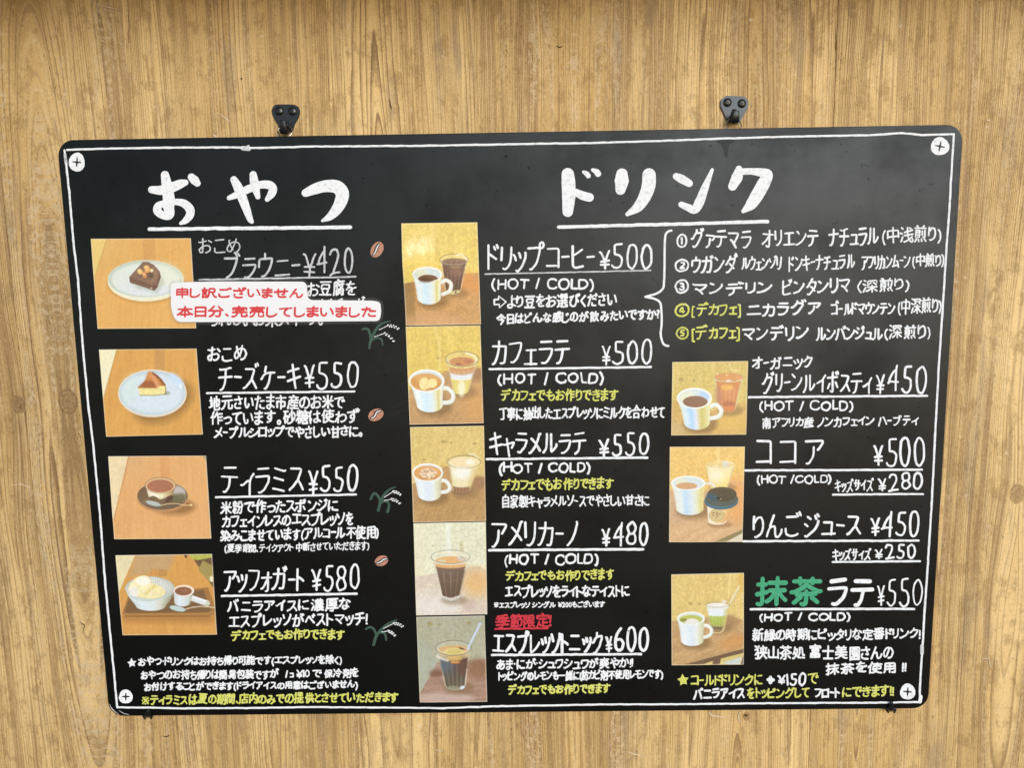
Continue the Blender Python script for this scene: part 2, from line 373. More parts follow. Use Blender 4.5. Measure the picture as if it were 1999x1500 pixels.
def soften(P, em):
    """round the corners of a polyline a little, as a pen does"""
    P = np.asarray(P, float)
    if len(P) < 3: return P
    out = [P[0]]
    for i in range(1, len(P) - 1):
        u, v = P[i - 1] - P[i], P[i + 1] - P[i]; lu, lv = np.hypot(*u), np.hypot(*v)
        if lu < 1e-6 or lv < 1e-6: continue
        turn = math.degrees(math.acos(max(-1, min(1, -(u @ v) / (lu * lv)))))
        lim = em * (0.07 if turn > 65 else 0.3)
        a_ = min(lu * 0.45, lim); c_ = min(lv * 0.45, lim)
        A_ = P[i] + u / lu * a_; C_ = P[i] + v / lv * c_; B_ = P[i]
        out += [A_, (A_ + 2 * B_ + C_) / 4, C_]
    out.append(P[-1]); return np.array(out)
def to_mesh(name, V, F, mat, parent, z0=0.0, smooth=False):
    V = np.array(V)
    return mesh_obj(name, plane_pt(V[:, :2], V[:, 2] + z0), [f[::-1] for f in F], mat, parent, smooth)
def strokes(name, items, mat, parent, z0=0.0, wob=0.0, label=None, cap=6, dome=0.00016):
    V, F = [], []
    for P, w_ in items:
        P = np.asarray(P, float); w_ = np.full(len(P), float(w_)) if np.isscalar(w_) else np.asarray(w_, float)
        if wob:
            Q, Wq = [P[0]], [w_[0]]
            for i in range(1, len(P)):
                k = max(1, int(np.hypot(*(P[i] - P[i - 1])) / 9))
                for j in range(1, k + 1):
                    t = j / k; Q.append(P[i - 1] * (1 - t) + P[i] * t + rng.normal(0, wob, 2)); Wq.append((w_[i - 1] * (1 - t) + w_[i] * t) * (1 + rng.normal(0, 0.06)))
            P, w_ = np.array(Q), np.array(Wq)
        ribbon(P, w_, V, F, cap=cap, dome=dome)
    o = to_mesh(name, V, F, mat, parent, z0)
    if label: o['label'] = label
    return o
def catmull(P, W_, n=6):
    P = np.asarray(P, float); W_ = np.asarray(W_, float)
    Q = np.vstack([2 * P[0] - P[1], P, 2 * P[-1] - P[-2]]); out, ow = [], []
    for i in range(1, len(Q) - 2):
        for k in range(n):
            t = k / n
            out.append(0.5 * (2 * Q[i] + (Q[i + 1] - Q[i - 1]) * t + (2 * Q[i - 1] - 5 * Q[i] + 4 * Q[i + 1] - Q[i + 2]) * t * t + (3 * Q[i] - Q[i - 1] - 3 * Q[i + 1] + Q[i + 2]) * t ** 3))
            ow.append(W_[i - 1] * (1 - t) + W_[i] * t)
    out.append(P[-1]); ow.append(W_[-1]); return np.array(out), np.array(ow)

# ------------------------------------------------------------------ single-stroke alphabet (pen paths of each character)
RUNS = [
    ["おこめ", 387, 469, 481, 479, 30, 2.6, "s", "item_name"],
    ["ブラウニー", 437, 587, 519, 516, 50, 4.0, "s", "item_name"],
    ["¥", 590, 617, 517, 517, 45, 3.6, "s", "price"],
    ["420", 617, 690, 511, 509, 57, 3.8, "s", "price"],
    ["お豆腐を", 599, 696, 564, 561, 31, 3.2, "w", "description"],
    ["な生チョコが", 622, 713, 597, 594, 30, 3.0, "w", "description"],
    ["うれしいお米スイーツ。", 410, 631, 624, 622, 28, 3.2, "w", "description"],
    ["おこめ", 404, 482, 693, 691, 29, 3.6, "w", "item_name"],
    ["チーズケーキ", 425, 587, 737, 734, 54, 4.2, "w", "item_name"],
    ["¥", 592, 615, 737, 737, 46, 4.2, "w", "price"],
    ["550", 617, 700, 733, 731, 56, 4.2, "w", "price"],
    ["地元さいたま市産のお米で", 407, 674, 787, 784, 30, 3.5, "w", "description"],
    ["作っています。砂糖は使わず", 410, 701, 817, 813, 29, 3.5, "w", "description"],
    ["メープルシロップでやさしい甘さに。", 418, 708, 845, 842, 25, 3.5, "w", "description"],
    ["ティラミス", 430, 595, 940, 937, 54, 4.2, "w", "item_name"],
    ["¥", 601, 621.5, 940, 940, 46, 4.2, "w", "price"],
    ["550", 625, 700, 936, 934, 54, 4.2, "w", "price"],
    ["米粉で作ったスポンジに", 430, 660, 991, 986, 28, 3.5, "w", "description"],
    ["カフェインレスのエスプレッソを", 433, 691, 1019, 1012, 27, 3.5, "w", "description"],
    ["染みこませています(アルコール不使用)", 430, 740, 1047, 1040, 28, 3.5, "w", "description"],
    ["(夏季期間、テイクアウト 中断させていただきます)", 438, 721, 1073, 1066, 19, 2.2, "w", "description"],
    ["アッフォガート", 436, 594, 1133, 1130, 51, 4.2, "w", "item_name"],
    ["¥", 607, 627, 1134, 1133, 43, 4.2, "w", "price"],
    ["580", 631, 702, 1129, 1128, 52, 4.2, "w", "price"],
    ["バニラアイスに濃厚な", 443, 685, 1184, 1180, 28, 3.6, "w", "description"],
    ["エスプレッソがベストマッチ!", 446, 717, 1214, 1207, 28, 3.6, "w", "description"],
    ["デカフェでもお作りできます", 451, 673, 1241, 1238, 22, 3.2, "y", "decaf_note"],
    ["おやつ・ドリンクはお持ち帰り可能です(エスプレッソを除く)", 269, 668, 1293, 1289, 20, 2.9, "w", "note"],
    ["おやつのお持ち帰りは簡易包装ですが", 274, 544, 1319, 1317, 20, 2.9, "w", "note"],
    ["1", 557, 561, 1317, 1317, 15, 2.9, "w", "note"],
    ["コ", 565, 573, 1319, 1319, 10, 2.7, "w", "note"],
    ["¥10", 578, 605, 1316, 1316, 17, 2.9, "w", "price"],
    ["で", 609, 628, 1316, 1316, 16, 2.9, "w", "note"],
    ["保冷剤を", 632, 700, 1316, 1315, 19, 2.9, "w", "note"],
    ["お付けすることができます(ドライアイスの用意はございません)", 280, 699, 1342, 1337, 19, 2.9, "w", "note"],
    ["※ティラミスは夏の期間、店内のみでの提供とさせていただきます", 277, 778, 1368, 1362, 22, 3.2, "y", "note"],
    ["ドリップコーヒー", 951, 1162, 503, 500, 56, 4.2, "w", "item_name"],
    ["¥", 1169, 1191, 509, 508, 36, 4.2, "w", "price"],
    ["500", 1194, 1274, 501, 500, 52, 4.2, "w", "price"],
    ["(HOT / COLD)", 960, 1159, 557, 556, 27, 3.8, "w", "serving_note"],
    ["より豆をお選びください", 990, 1205, 590, 584, 27, 3.6, "w", "description"],
    ["今日はどんな感じのが飲みたいですか?", 968, 1288, 623, 613, 24, 3.4, "w", "description"],
    ["カフェラテ", 960, 1113, 690, 688, 49, 4.2, "w", "item_name"],
    ["¥", 1174, 1192, 694, 694, 38, 3.8, "w", "price"],
    ["500", 1197, 1274, 689, 688, 50, 4.2, "w", "price"],
    ["(HOT / COLD)", 971, 1179, 742, 740, 27, 3.8, "w", "serving_note"],
    ["デカフェでもお作りできます", 977, 1207, 772, 770, 25, 3.2, "y", "decaf_note"],
    ["丁寧に抽出したエスプレッソにミルクを合わせて", 974, 1299, 808, 805, 26, 3.2, "w", "description"],
    ["キャラメルラテ", 954, 1145, 869, 867, 47, 4.3, "w", "item_name"],
    ["¥", 1168, 1189, 875, 875, 34, 4.2, "w", "price"],
    ["550", 1194, 1268, 868, 867, 47, 4.3, "w", "price"],
    ["(HOT / COLD)", 973, 1153, 916, 914, 26, 4.0, "w", "serving_note"],
    ["デカフェでもお作りできます", 979, 1198, 947, 944, 25, 3.2, "y", "decaf_note"],
    ["自家製キャラメルソースでやさしい甘さに", 980, 1268, 980, 977, 26, 3.0, "w", "description"],
    ["アメリカーノ", 958, 1130, 1043, 1042, 50, 4.4, "w", "item_name"],
    ["¥", 1174, 1191, 1050, 1050, 35, 4.2, "w", "price"],
    ["480", 1196, 1268, 1043, 1042, 50, 4.4, "w", "price"],
    ["(HOT / COLD)", 984, 1168, 1095, 1093, 26, 4.0, "w", "serving_note"],
    ["デカフェでもお作りできます", 987, 1199, 1125, 1121, 23, 3.2, "y", "decaf_note"],
    ["エスプレッソをライトなテイストに", 985, 1229, 1155, 1154, 26, 3.5, "w", "description"],
    ["※エスプレッソ シングル ¥200もございます", 964, 1181, 1182, 1180, 14, 2.3, "w", "note"],
    ["季節限定!", 968, 1076, 1214, 1211, 29, 4.0, "r", "season_note"],
    ["エスプレッソトニック", 961, 1176, 1256, 1254, 46, 4.6, "w", "item_name"],
    ["¥", 1181, 1196, 1260, 1259, 31, 4.2, "w", "price"],
    ["600", 1199, 1268, 1250, 1249, 50, 4.8, "w", "price"],
    ["あま・にが・シュワシュワが爽やか!!", 969, 1236, 1298, 1294, 23, 3.2, "w", "description"],
    ["トッピングのレモンも一緒に(防カビ剤不使用レモンです)", 972, 1295, 1322, 1317, 22, 3.0, "w", "description"],
    ["デカフェでもお作りできます", 991, 1192, 1348, 1344, 22, 3.4, "y", "decaf_note"],
    ["①", 1320, 1343, 471, 471, 27, 3.6, "w", "bean_number"],
    ["グァテマラ", 1348, 1466, 466, 466, 40, 3.8, "w", "bean_name"],
    ["オリエンテ", 1489, 1598, 466, 464, 34, 3.8, "w", "bean_name"],
    ["ナチュラル", 1617, 1715, 463, 461, 36, 3.8, "w", "bean_name"],
    ["(中浅煎り)", 1722, 1837, 460, 457, 36, 3.2, "w", "roast_note"],
    ["②", 1317, 1345, 519, 518, 27, 3.6, "w", "bean_number"],
    ["ウガンダ", 1348, 1440, 518, 513, 38, 3.8, "w", "bean_name"],
    ["ルウェンゾリ", 1447, 1526, 514, 512, 29, 3.2, "w", "bean_name"],
    ["ドンキーナチュラル", 1539, 1669, 515, 511, 31, 3.4, "w", "bean_name"],
    ["アフリカンムーン", 1681, 1777, 513, 510, 27, 3.2, "w", "bean_name"],
    ["(中煎り)", 1781, 1845, 510, 507, 29, 3.0, "w", "roast_note"],
    ["③", 1316, 1345, 562, 561, 28, 3.6, "w", "bean_number"],
    ["マンデリン", 1351, 1509, 563, 561, 28, 3.8, "w", "bean_name"],
    ["ビンタンリマ", 1526, 1660, 561, 557, 31, 3.8, "w", "bean_name"],
    ["(深煎り)", 1674, 1775, 558, 555, 29, 3.2, "w", "roast_note"],
    ["④", 1317, 1345, 607, 606, 28, 3.4, "y", "bean_number"],
    ["[デカフェ]", 1351, 1446, 606, 604, 31, 3.4, "y", "decaf_note"],
    ["ニカラグア", 1458, 1603, 605, 601, 29, 4.0, "w", "bean_name"],
    ["ゴールドマウンテン", 1621, 1748, 603, 600, 27, 3.4, "w", "bean_name"],
    ["(中深煎り)", 1752, 1839, 600, 596, 34, 3.0, "w", "roast_note"],
    ["⑤", 1318, 1346, 652, 651, 28, 3.4, "y", "bean_number"],
    ["[デカフェ]", 1350, 1445, 652, 650, 32, 3.4, "y", "decaf_note"],
    ["マンデリン", 1449, 1578, 651, 648, 31, 3.8, "w", "bean_name"],
    ["ルンバンジュル", 1593, 1723, 651, 650, 28, 3.6, "w", "bean_name"],
    ["(深煎り)", 1726, 1817, 650, 648, 31, 3.2, "w", "roast_note"],
    ["オーガニック", 1468, 1586, 709, 705, 26, 3.4, "w", "item_name"],
    ["グリーンルイボスティ", 1486, 1704, 748, 747, 44, 3.9, "w", "item_name"],
    ["¥", 1710, 1728, 751, 750, 38, 3.8, "w", "price"],
    ["450", 1731, 1810, 742, 741, 56, 4.2, "w", "price"],
    ["(HOT / COLD)", 1482, 1666, 795, 794, 25, 3.6, "w", "serving_note"],
    ["南アフリカ産 ノンカフェイン ハーブティ", 1488, 1793, 825, 821, 23, 3.0, "w", "description"],
    ["コ", 1475, 1507, 884, 884, 47, 4.2, "w", "item_name"],
    ["コ", 1521, 1554, 884, 884, 46, 4.2, "w", "item_name"],
    ["ア", 1570, 1608, 884, 884, 47, 4.2, "w", "item_name"],
    ["¥", 1704, 1724, 891, 891, 41, 4.2, "w", "price"],
    ["500", 1729, 1806, 883, 882, 58, 4.2, "w", "price"],
    ["(HOT /COLD)", 1477, 1624, 938, 937, 22, 3.4, "w", "serving_note"],
    ["キッズサイズ", 1629, 1706, 949, 946, 25, 3.0, "w", "size_note"],
    ["¥", 1713, 1730, 948, 947, 26, 3.6, "w", "price"],
    ["280", 1734, 1801, 943, 941, 36, 4.0, "w", "price"],
    ["りんごジュース", 1469, 1683, 1027, 1025, 49, 4.4, "w", "item_name"],
    ["¥", 1700, 1718, 1031, 1030, 40, 4.2, "w", "price"],
    ["450", 1719, 1795, 1025, 1023, 52, 4.4, "w", "price"],
    ["キッズサイズ", 1625, 1701, 1084, 1082, 24, 3.0, "w", "size_note"],
    ["¥", 1707, 1723, 1083, 1083, 20, 3.4, "w", "price"],
    ["250", 1727, 1788, 1078, 1077, 31, 4.0, "w", "price"],
    ["抹茶", 1474, 1606, 1156, 1155, 60, 8.5, "g", "item_name"],
    ["ラテ", 1615, 1707, 1160, 1158, 54, 7.5, "w", "item_name"],
    ["¥", 1712, 1727, 1165, 1165, 40, 3.4, "w", "price"],
    ["550", 1731, 1801, 1159, 1158, 55, 3.4, "w", "price"],
    ["(HOT / COLD)", 1482, 1660, 1208, 1206, 21, 3.6, "w", "serving_note"],
    ["新緑の時期にピッタリな定番ドリンク!", 1469, 1797, 1241, 1237, 25, 3.4, "w", "description"],
    ["狭山茶処 富士美園さんの", 1473, 1745, 1273, 1275, 29, 3.6, "w", "description"],
    ["抹茶を使用 !!", 1611, 1770, 1307, 1302, 24, 3.6, "w", "description"],
    ["コールドドリンクに", 1348, 1489, 1329, 1328, 23, 3.2, "y", "note"],
    ["+", 1496, 1513, 1329, 1329, 17, 6.5, "w", "note"],
    ["¥", 1518, 1533, 1329, 1329, 20, 3.4, "w", "price"],
    ["150", 1535, 1574, 1327, 1326, 27, 4.2, "w", "price"],
    ["で", 1577, 1599, 1326, 1325, 21, 3.2, "y", "note"],
    ["バニラアイス", 1353, 1455, 1355, 1353, 23, 3.6, "w", "note"],
    ["をトッピングして", 1458, 1581, 1354, 1353, 23, 3.2, "y", "note"],
    ["フロート", 1589, 1640, 1354, 1353, 20, 3.6, "w", "note"],
    ["にできます!!", 1644, 1745, 1352, 1349, 24, 3.4, "y", "note"],
]
SIGN_TEXT = [
    ["申し訳ございません", 343, 592, 571, 572, 23, 3.9, "red", "lettering"],
    ["本日分、完売してしまいました", 345, 734, 608, 609, 24, 3.9, "red", "lettering"]
]
# pen paths of every character used, in the order of sorted(characters): one list per stroke, x and y in hundredths of the character's height
PEN_PATHS = [
    [[13,23,13,63],[13,5,14,4]],
    [[28,68,22,61,16,47,12,33,12,20,14,5,17,-3,25,-18,30,-23]],
    [[2,69,7,65,13,55,17,44,20,29,20,17,17,2,11,-13,6,-21,3,-23]],
    [[29,54,29,16],[48,35,10,35]],
    [[5,2,23,66]],
    [[12,55,18,62,24,64,28,64,35,59,40,50,42,35,40,20,35,9,28,4,23,4,18,6,14,10,10,18,8,35,10,49,12,55]],
    [[25,5,25,63]],
    [[5,51,8,60,13,63,20,64,30,61,33,59,36,53,37,47,34,36,19,13,16,5],[42,5,17,4,5,0]],
    [[10,27,13,36,26,52,35,56],[37,65,35,53,35,5],[6,25,11,27,42,27]],
    [[6,12,9,7,21,3,30,6,36,12,38,22,37,27,35,32,27,37,16,38,14,40,14,63,36,63]],
    [[31,62,20,52,14,42,10,29,10,20,13,11,20,5,25,4,32,5,39,10,41,17,41,23,39,28,37,31,30,34,12,32]],
    [[33,35,17,35],[33,35,40,25,41,19,41,13,39,10,35,7,25,4,16,6,12,9,9,14,8,20,9,25,17,35],[33,35,39,43,40,52,38,58,36,61,28,64,17,62,14,60,11,55,10,50,11,45,17,35]],
    [[13,18,12,25,12,28,22,45,23,57,21,62,17,64,9,60],[15,5,16,4]],
    [[66,15,63,9,55,5,44,3,31,5,23,9,17,14,12,23,10,33,12,45,15,52,21,58,28,62,37,64,47,64,56,62,62,60,65,54]],
    [[12,7,13,63,38,63,49,61,56,56,61,49,65,38,64,25,58,15,51,9,39,5,15,4,13,5,12,7]],
    [[12,34,60,34],[12,63,12,5],[60,63,60,5]],
    [[12,63,13,5,15,4,43,4]],
    [[12,21,10,30,10,38,12,46,17,54,27,61,36,64,47,64,53,62,63,57,69,48,72,38,71,25,65,14,56,7,48,4,42,3,31,5,20,11,12,21]],
    [[30,5,30,63],[54,63,7,63]],
    [[27,64,15,64,13,62,13,-17,16,-18,28,-18]],
    [[5,-18,17,-18,20,-16,20,62,17,64,5,64]],
    [[24,35,22,42,7,68,2,70],[48,19,7,19],[50,70,45,63,34,42,32,38,28,32,28,5],[7,33,48,33]],
    [[20,62,72,10],[72,62,20,10],[46,66,47,65],[46,7,47,6],[16,36,17,36],[76,36,77,36]],
    [[40,48,47,53,51,53,51,18],[64,72,76,64,85,52,88,37,86,23,83,15,77,8,67,1,54,-3,46,-3,37,-1,28,4,23,8,15,20,12,31,12,40,14,49,21,61,33,70,38,72,48,74,64,72]],
    [[42,18,44,23,59,38,61,46,60,51,57,54,50,55,42,53],[42,18,61,17],[64,72,76,64,85,52,88,37,86,23,83,15,77,8,67,1,54,-3,46,-3,37,-1,28,4,23,8,15,20,12,31,12,40,14,49,21,61,33,70,38,72,48,74,64,72]],
    [[58,39,56,39,53,37],[64,72,76,64,85,52,88,37,86,23,83,15,77,8,67,1,54,-3,46,-3,37,-1,28,4,23,8,15,20,12,31,12,40,14,49,21,61,33,70,38,72,48,74,64,72],[46,37,51,36,61,32,63,27,61,22,59,19,54,17,43,17,39,19,38,21],[42,53,52,55,59,52,61,46,58,34]],
    [[64,72,76,64,85,52,88,37,86,23,83,15,77,8,67,1,54,-3,46,-3,37,-1,28,4,23,8,15,20,12,31,12,40,14,49,21,61,33,70,38,72,48,74,64,72],[60,27,36,28,37,34,45,46,49,52,53,53,53,18]],
    [[60,55,43,54,41,40,43,38,55,37,59,35,62,28,60,22,57,18,52,17,40,18],[64,72,76,64,85,52,88,37,86,23,83,15,77,8,67,1,54,-3,46,-3,37,-1,28,4,23,8,15,20,12,31,12,40,14,49,21,61,33,70,38,72,48,74,64,72]],
    [[25,3,12,16]],
    [[11,0,14,-2,21,-3,25,-2,28,0,31,5,32,12,28,18,23,21,18,22,10,18,8,14,7,9,7,5,11,0]],
    [[38,41,31,39,20,29,16,20,15,13,17,7,23,4,29,5,42,9],[17,65,22,63,48,63,77,67],[56,0,62,-1,68,1,75,5,81,10,86,21,85,33,79,41,70,46,57,47,40,45],[67,52,63,40,57,28,48,17,42,15],[43,5,39,29,40,57,42,75]],
    [[72,63,75,60,81,47,88,20],[48,26,49,20,46,12,41,6,33,5,30,6,26,9,21,19,18,33,17,66]],
    [[22,46,48,51,60,51,69,47,73,44,75,39,76,32,74,23,71,17,66,12,59,7,50,3,38,0,32,2],[33,73,67,70]],
    [[73,64,90,53],[53,3,57,1,66,3,77,9,80,13,82,18,82,24,80,30,73,36,64,38,51,37,36,35],[37,75,36,5,32,2,23,3,17,8,15,15,17,20,22,25,30,30,36,31],[13,60,17,58,27,57,57,61]],
    [[72,64,76,63,78,60,86,47,91,33],[15,2,22,15,29,33,36,58,38,74],[12,52,39,55,53,55,59,53,61,50,63,44,63,25,58,7,54,2,48,1,39,2,35,7]],
    [[82,68,78,76,73,78],[72,63,76,61,80,55,90,32],[86,82,88,81,93,73,96,72],[34,5,37,2,45,0,52,2,56,7,62,26,62,40,60,50,57,53,50,55,11,52],[14,2,23,20,29,37,35,60,37,74]],
    [[25,24,23,18,23,10,25,6,30,2,38,0,50,-2,69,0],[78,72,75,68,62,65,50,63,21,65],[19,44,55,43,82,48],[55,25,70,23,72,25,65,41,61,47,53,75,51,77]],
    [[65,0,30,31,28,34,27,37,27,42,30,45,62,72]],
    [[20,13,24,17,27,28],[72,74,72,37,70,19,66,9,58,1,54,-1,48,0],[88,55,69,52,43,53],[20,73,16,45,15,30,20,3]],
    [[80,4,62,2,43,2,33,4,26,7,23,12,22,16,22,27],[28,65,73,65]],
    [[71,65,26,65],[88,81,93,72,95,72],[82,68,77,76,75,77],[82,8,78,3,65,1,42,0,33,2,26,5,22,9,20,15,20,25]],
    [[71,31,72,30,70,29,57,30],[30,31,25,28,23,18,24,10,30,4,35,1,45,0,72,1],[82,62,51,58,20,58],[53,77,55,74,58,62,72,35,73,31,71,31]],
    [[24,28,22,17,22,12,25,6,30,2,36,0,49,-2,71,0],[92,74,87,83],[18,58,40,57,65,58,80,61,82,63,81,71,76,78,74,79],[50,77,54,73,58,61,72,30,71,28,56,29]],
    [[84,20,83,16,79,11,72,6,63,1,53,-1,44,-1,37,1,33,4,30,8,28,15,29,73]],
    [[28,73,27,14,28,8,32,2,43,-2,52,-2,62,1,71,5,78,10,82,15,83,21],[60,65,65,55],[78,60,73,70]],
    [[59,22,48,20,42,21,36,25,34,32,36,40,40,45,45,47,58,45],[14,62,89,63],[32,1,38,-1,45,3,52,8,58,15,61,28,58,50,58,75]],
    [[72,77,76,70],[81,80,85,79,89,72],[55,44,49,45,41,45,34,41,32,35,32,27,36,21,43,18,51,20,53,20,54,19],[86,62,34,62,11,60],[28,0,35,-2,40,0,50,7,54,13,58,28,55,47,55,73]],
    [[55,26,65,26,68,28,69,35,70,73],[30,70,30,20,32,8,37,4,46,2,77,3],[88,53,77,53,8,47]],
    [[86,44,82,45,57,45],[51,21,51,10,57,4,70,2,87,3],[13,60,15,58,24,58,56,62],[19,0,19,3,32,41,37,63,38,75]],
    [[72,72,75,70,80,62,82,61],[83,2,65,0,54,3,50,5,48,9,48,19],[83,43,76,44,54,43],[83,75,86,75,90,67],[15,0,29,40,35,65,35,73],[57,65,53,60,46,59,29,57,10,57]],
    [[35,1,50,0,62,1,70,5,75,8,79,13,80,18,80,27,78,31,73,35,68,37,60,38,48,37,28,30],[14,62,23,60,50,61,75,64],[25,23,28,32,36,63,37,75]],
    [[37,5,43,2,57,4,66,7,74,12,78,17,80,24,80,33,79,37,75,42,70,45,57,47,40,43,22,37]],
    [[38,7,43,6,60,9,71,14,78,19,83,25,85,32,86,41,85,47,83,51,78,56,72,59,65,61,55,61,35,56,17,50,10,50]],
    [[57,61,55,63,55,67],[73,2,61,4,51,10,45,16,42,26,42,32,44,44,49,53,59,62,60,66],[84,68,58,67,13,62]],
    [[56,60,54,62,54,66],[83,53,89,43],[77,40,73,48],[73,1,61,4,51,9,44,17,41,25,42,36,44,44,49,52,58,62,60,65],[83,68,57,67,13,62]],
    [[41,44,28,72,25,73],[41,44,40,41,30,33,26,25,24,17,27,9,35,4,48,1,69,2,80,3],[41,44,47,45,76,61]],
    [[26,71,38,43],[82,65,77,74],[77,2,45,0,32,2,25,7,22,16,23,23,27,30,36,39,38,43],[88,78,93,69],[72,60,47,45,38,43]],
    [[71,61,86,53,88,50],[13,18,17,21,29,41,38,63,40,76],[54,63,31,59,13,59],[83,10,62,20,49,21,42,19,38,16,36,10,38,4,43,0,48,-2,57,-1,64,3,66,10,65,45]],
    [[83,63,50,63],[27,27,24,16,18,12],[45,23,45,12,52,6,60,5,86,6],[21,72,16,33,17,16,20,1]],
    [[52,67,50,55,45,33,39,19,34,12,30,10,25,10,19,12,14,22,13,33,14,42,20,52,28,60,36,65,45,67,57,68,67,66,75,60,82,53,86,43,87,34,84,22,78,12,70,6,57,2,50,3]],
    [[26,26,22,15,18,12],[90,9,79,17,72,18],[43,55,67,55,87,57],[71,22,54,23,48,21,43,18,41,11,45,4,52,1,65,2,68,4,71,8,72,15,70,47,70,72],[18,0,18,9,15,19,15,37,20,72,25,76]],
    [[73,47,77,44,87,30,87,27],[83,65,79,75],[90,78,93,70],[68,67,72,50,70,27,68,17,64,9,60,4,54,0,45,-2,37,-2,27,1,21,6,18,15,17,20,19,33,24,44,33,58,33,63],[43,67,37,65,13,63]],
    [[21,44,29,42,46,42,80,44],[80,65,35,63,23,64,20,66],[81,7,62,18,50,22,35,22,27,19,24,16,22,12,23,7,27,2,35,-1,45,-1,50,2,52,4,54,12,53,26,53,74,57,79]],
    [[45,40,46,47,53,63,54,69,47,70,27,69],[78,28,85,26,89,23,90,21],[78,32,50,40,39,40,27,38,17,32,11,22,12,13,14,10,18,8,25,9,30,14,40,33,41,40],[50,-1,56,-1,61,2,70,10,73,16,79,33,80,48]],
    [[42,25,42,20],[26,72,23,68],[42,20,46,17],[42,25,39,28,33,38,27,53,23,68],[42,25,46,28,54,43,60,62,62,74],[54,1,58,0,68,3,78,9,81,14,86,23,86,30,86,38,83,46,76,54,66,58,54,60,48,59,32,53,23,46,17,39,13,27,13,16,16,10,23,7,32,10,42,20]],
    [[57,33,47,32,28,33,14,35,11,38],[15,61,27,58,58,58],[70,40,76,38,79,34,82,26,82,14,77,6,68,1,53,-1,42,2,36,7,33,16,33,29,39,75]],
    [[54,70,46,76,41,77],[50,0,33,47,25,62,20,68],[12,40,35,51,53,58,70,61,80,59,85,54,87,49,87,42,85,37,78,31,68,29,60,30,56,32,55,35]],
    [[49,55,79,56],[53,78,49,72,49,45,51,13,49,5,43,0,34,-1,24,1,20,4,17,7,17,15,20,19,26,22,36,24,47,23,54,20,60,19,79,8]],
    [[27,48,32,52,37,59,44,66,50,69,55,70,62,69,68,64,74,50,74,30,68,15,62,9,53,4,40,0,35,1],[26,27,26,57,28,75]],
    [[27,70,65,70],[65,70,63,65,43,48,42,45,43,43],[17,25,39,42,62,42,71,39,78,33,81,25,81,18,79,13,73,5,59,0,45,0,38,2,35,5,33,8,34,13,36,17,41,19,47,20,52,18,60,11,62,2]],
    [[10,10,11,16,23,33,29,35],[12,57,32,58],[32,45,38,47,48,54,57,59,65,61,70,60,73,58,75,53,75,43,72,15,73,7,78,4,87,5,94,9,96,15],[30,0,30,38,32,48,33,75]],
    [[10,10,11,16,23,33,29,35],[12,57,32,58],[53,7,58,5,65,6,76,11,83,17,87,24,88,31,88,38,86,45,81,51,77,54,63,56,54,54,38,46,32,44],[30,0,30,38,32,47,33,75]],
    [[55,36,62,37,83,46],[77,0,62,-1,44,0,38,2,34,5,32,11,33,16,36,21,48,30,55,32],[70,66,33,63,15,64],[45,79,41,75,40,67,30,50,28,43],[15,30,26,41,43,45,48,45,52,43,54,40,55,17]],
    [[48,72,31,42,30,37,33,36],[13,2,22,23,28,33,31,34,47,38,52,37,55,30,55,13,57,6,60,2,66,0,75,2,81,7,89,20,89,26]],
    [[48,36,47,21,43,9,31,-2,23,-2],[62,29,67,31,75,40,78,45,78,50,21,51]],
    [[48,50,47,29,43,17,38,11,29,3,25,1,20,2],[16,68,84,68,85,66,84,62,80,56,68,43,65,42]],
    [[51,35,43,34,21,24,14,25],[52,-4,52,38,72,55]],
    [[55,48,48,47,25,37,16,34,13,34],[75,67,56,52,55,45,55,2]],
    [[49,60,49,75],[18,35,19,59,80,59,81,58,82,53,79,39,74,28,68,20,62,13,49,5,40,2,33,3]],
    [[50,47,50,3],[25,47,77,47],[80,3,20,3]],
    [[50,62,50,8],[83,62,18,63],[88,8,12,8]],
    [[60,36,55,34,43,21,33,13,24,7,20,8],[23,43,82,43],[47,-2,57,-3,61,0,62,33,60,37,61,58]],
    [[60,50,55,47,49,40,34,25,20,16,15,13],[86,56,16,57],[42,4,45,1,56,1,60,2,62,5,62,35,61,51,62,59,61,74]],
    [[55,3,67,2,73,4,75,7,79,23,81,52,80,55,78,56,16,57],[46,74,46,60,44,47,37,26,26,9,19,3,13,3]],
    [[72,75,76,73,80,66,82,65],[91,70,85,79],[15,55,75,55,79,53,77,23,75,13,73,5,70,2,67,2,55,2,53,2,52,4],[43,73,44,67,42,47,35,24,28,12,20,4,16,2,10,2]],
    [[76,62,18,53,15,53],[85,35,15,24],[42,75,57,2,60,-1]],
    [[47,75,43,62],[13,39,18,39,23,44,40,61,78,62,79,61,79,53,77,48,71,37,63,24,54,15,40,5,30,1,24,2]],
    [[38,60,74,60,76,57,75,50,64,29,52,15,42,7,31,1,25,-2,17,0],[87,80,92,72],[72,77,76,75,80,68],[42,75,43,73,39,63,28,50,14,37,6,37]],
    [[30,2,36,2,42,7,52,20,59,36,61,56],[35,75,31,57],[10,36,14,36,29,55,87,56]],
    [[80,8,20,8],[22,64,80,64,80,3]],
    [[18,6,78,6],[72,79,77,70],[93,73,90,73,85,81,83,82],[18,61,78,60,78,0]],
    [[35,77,32,72,32,28],[68,73,67,33,63,18,57,9,50,4,45,1,39,2],[88,53,11,53]],
    [[32,71,46,62],[17,49,32,40],[16,5,22,3,28,4,45,10,57,17,72,29,81,38,86,46,87,53]],
    [[70,71,77,60],[15,48,30,39],[30,70,45,61],[83,76,89,67],[16,3,23,2,35,6,45,10,58,18,70,27,82,41,85,45,85,53]],
    [[22,66,71,65,70,56,59,37,57,31],[83,3,72,17,57,31],[17,3,22,5,32,11,52,29,57,31]],
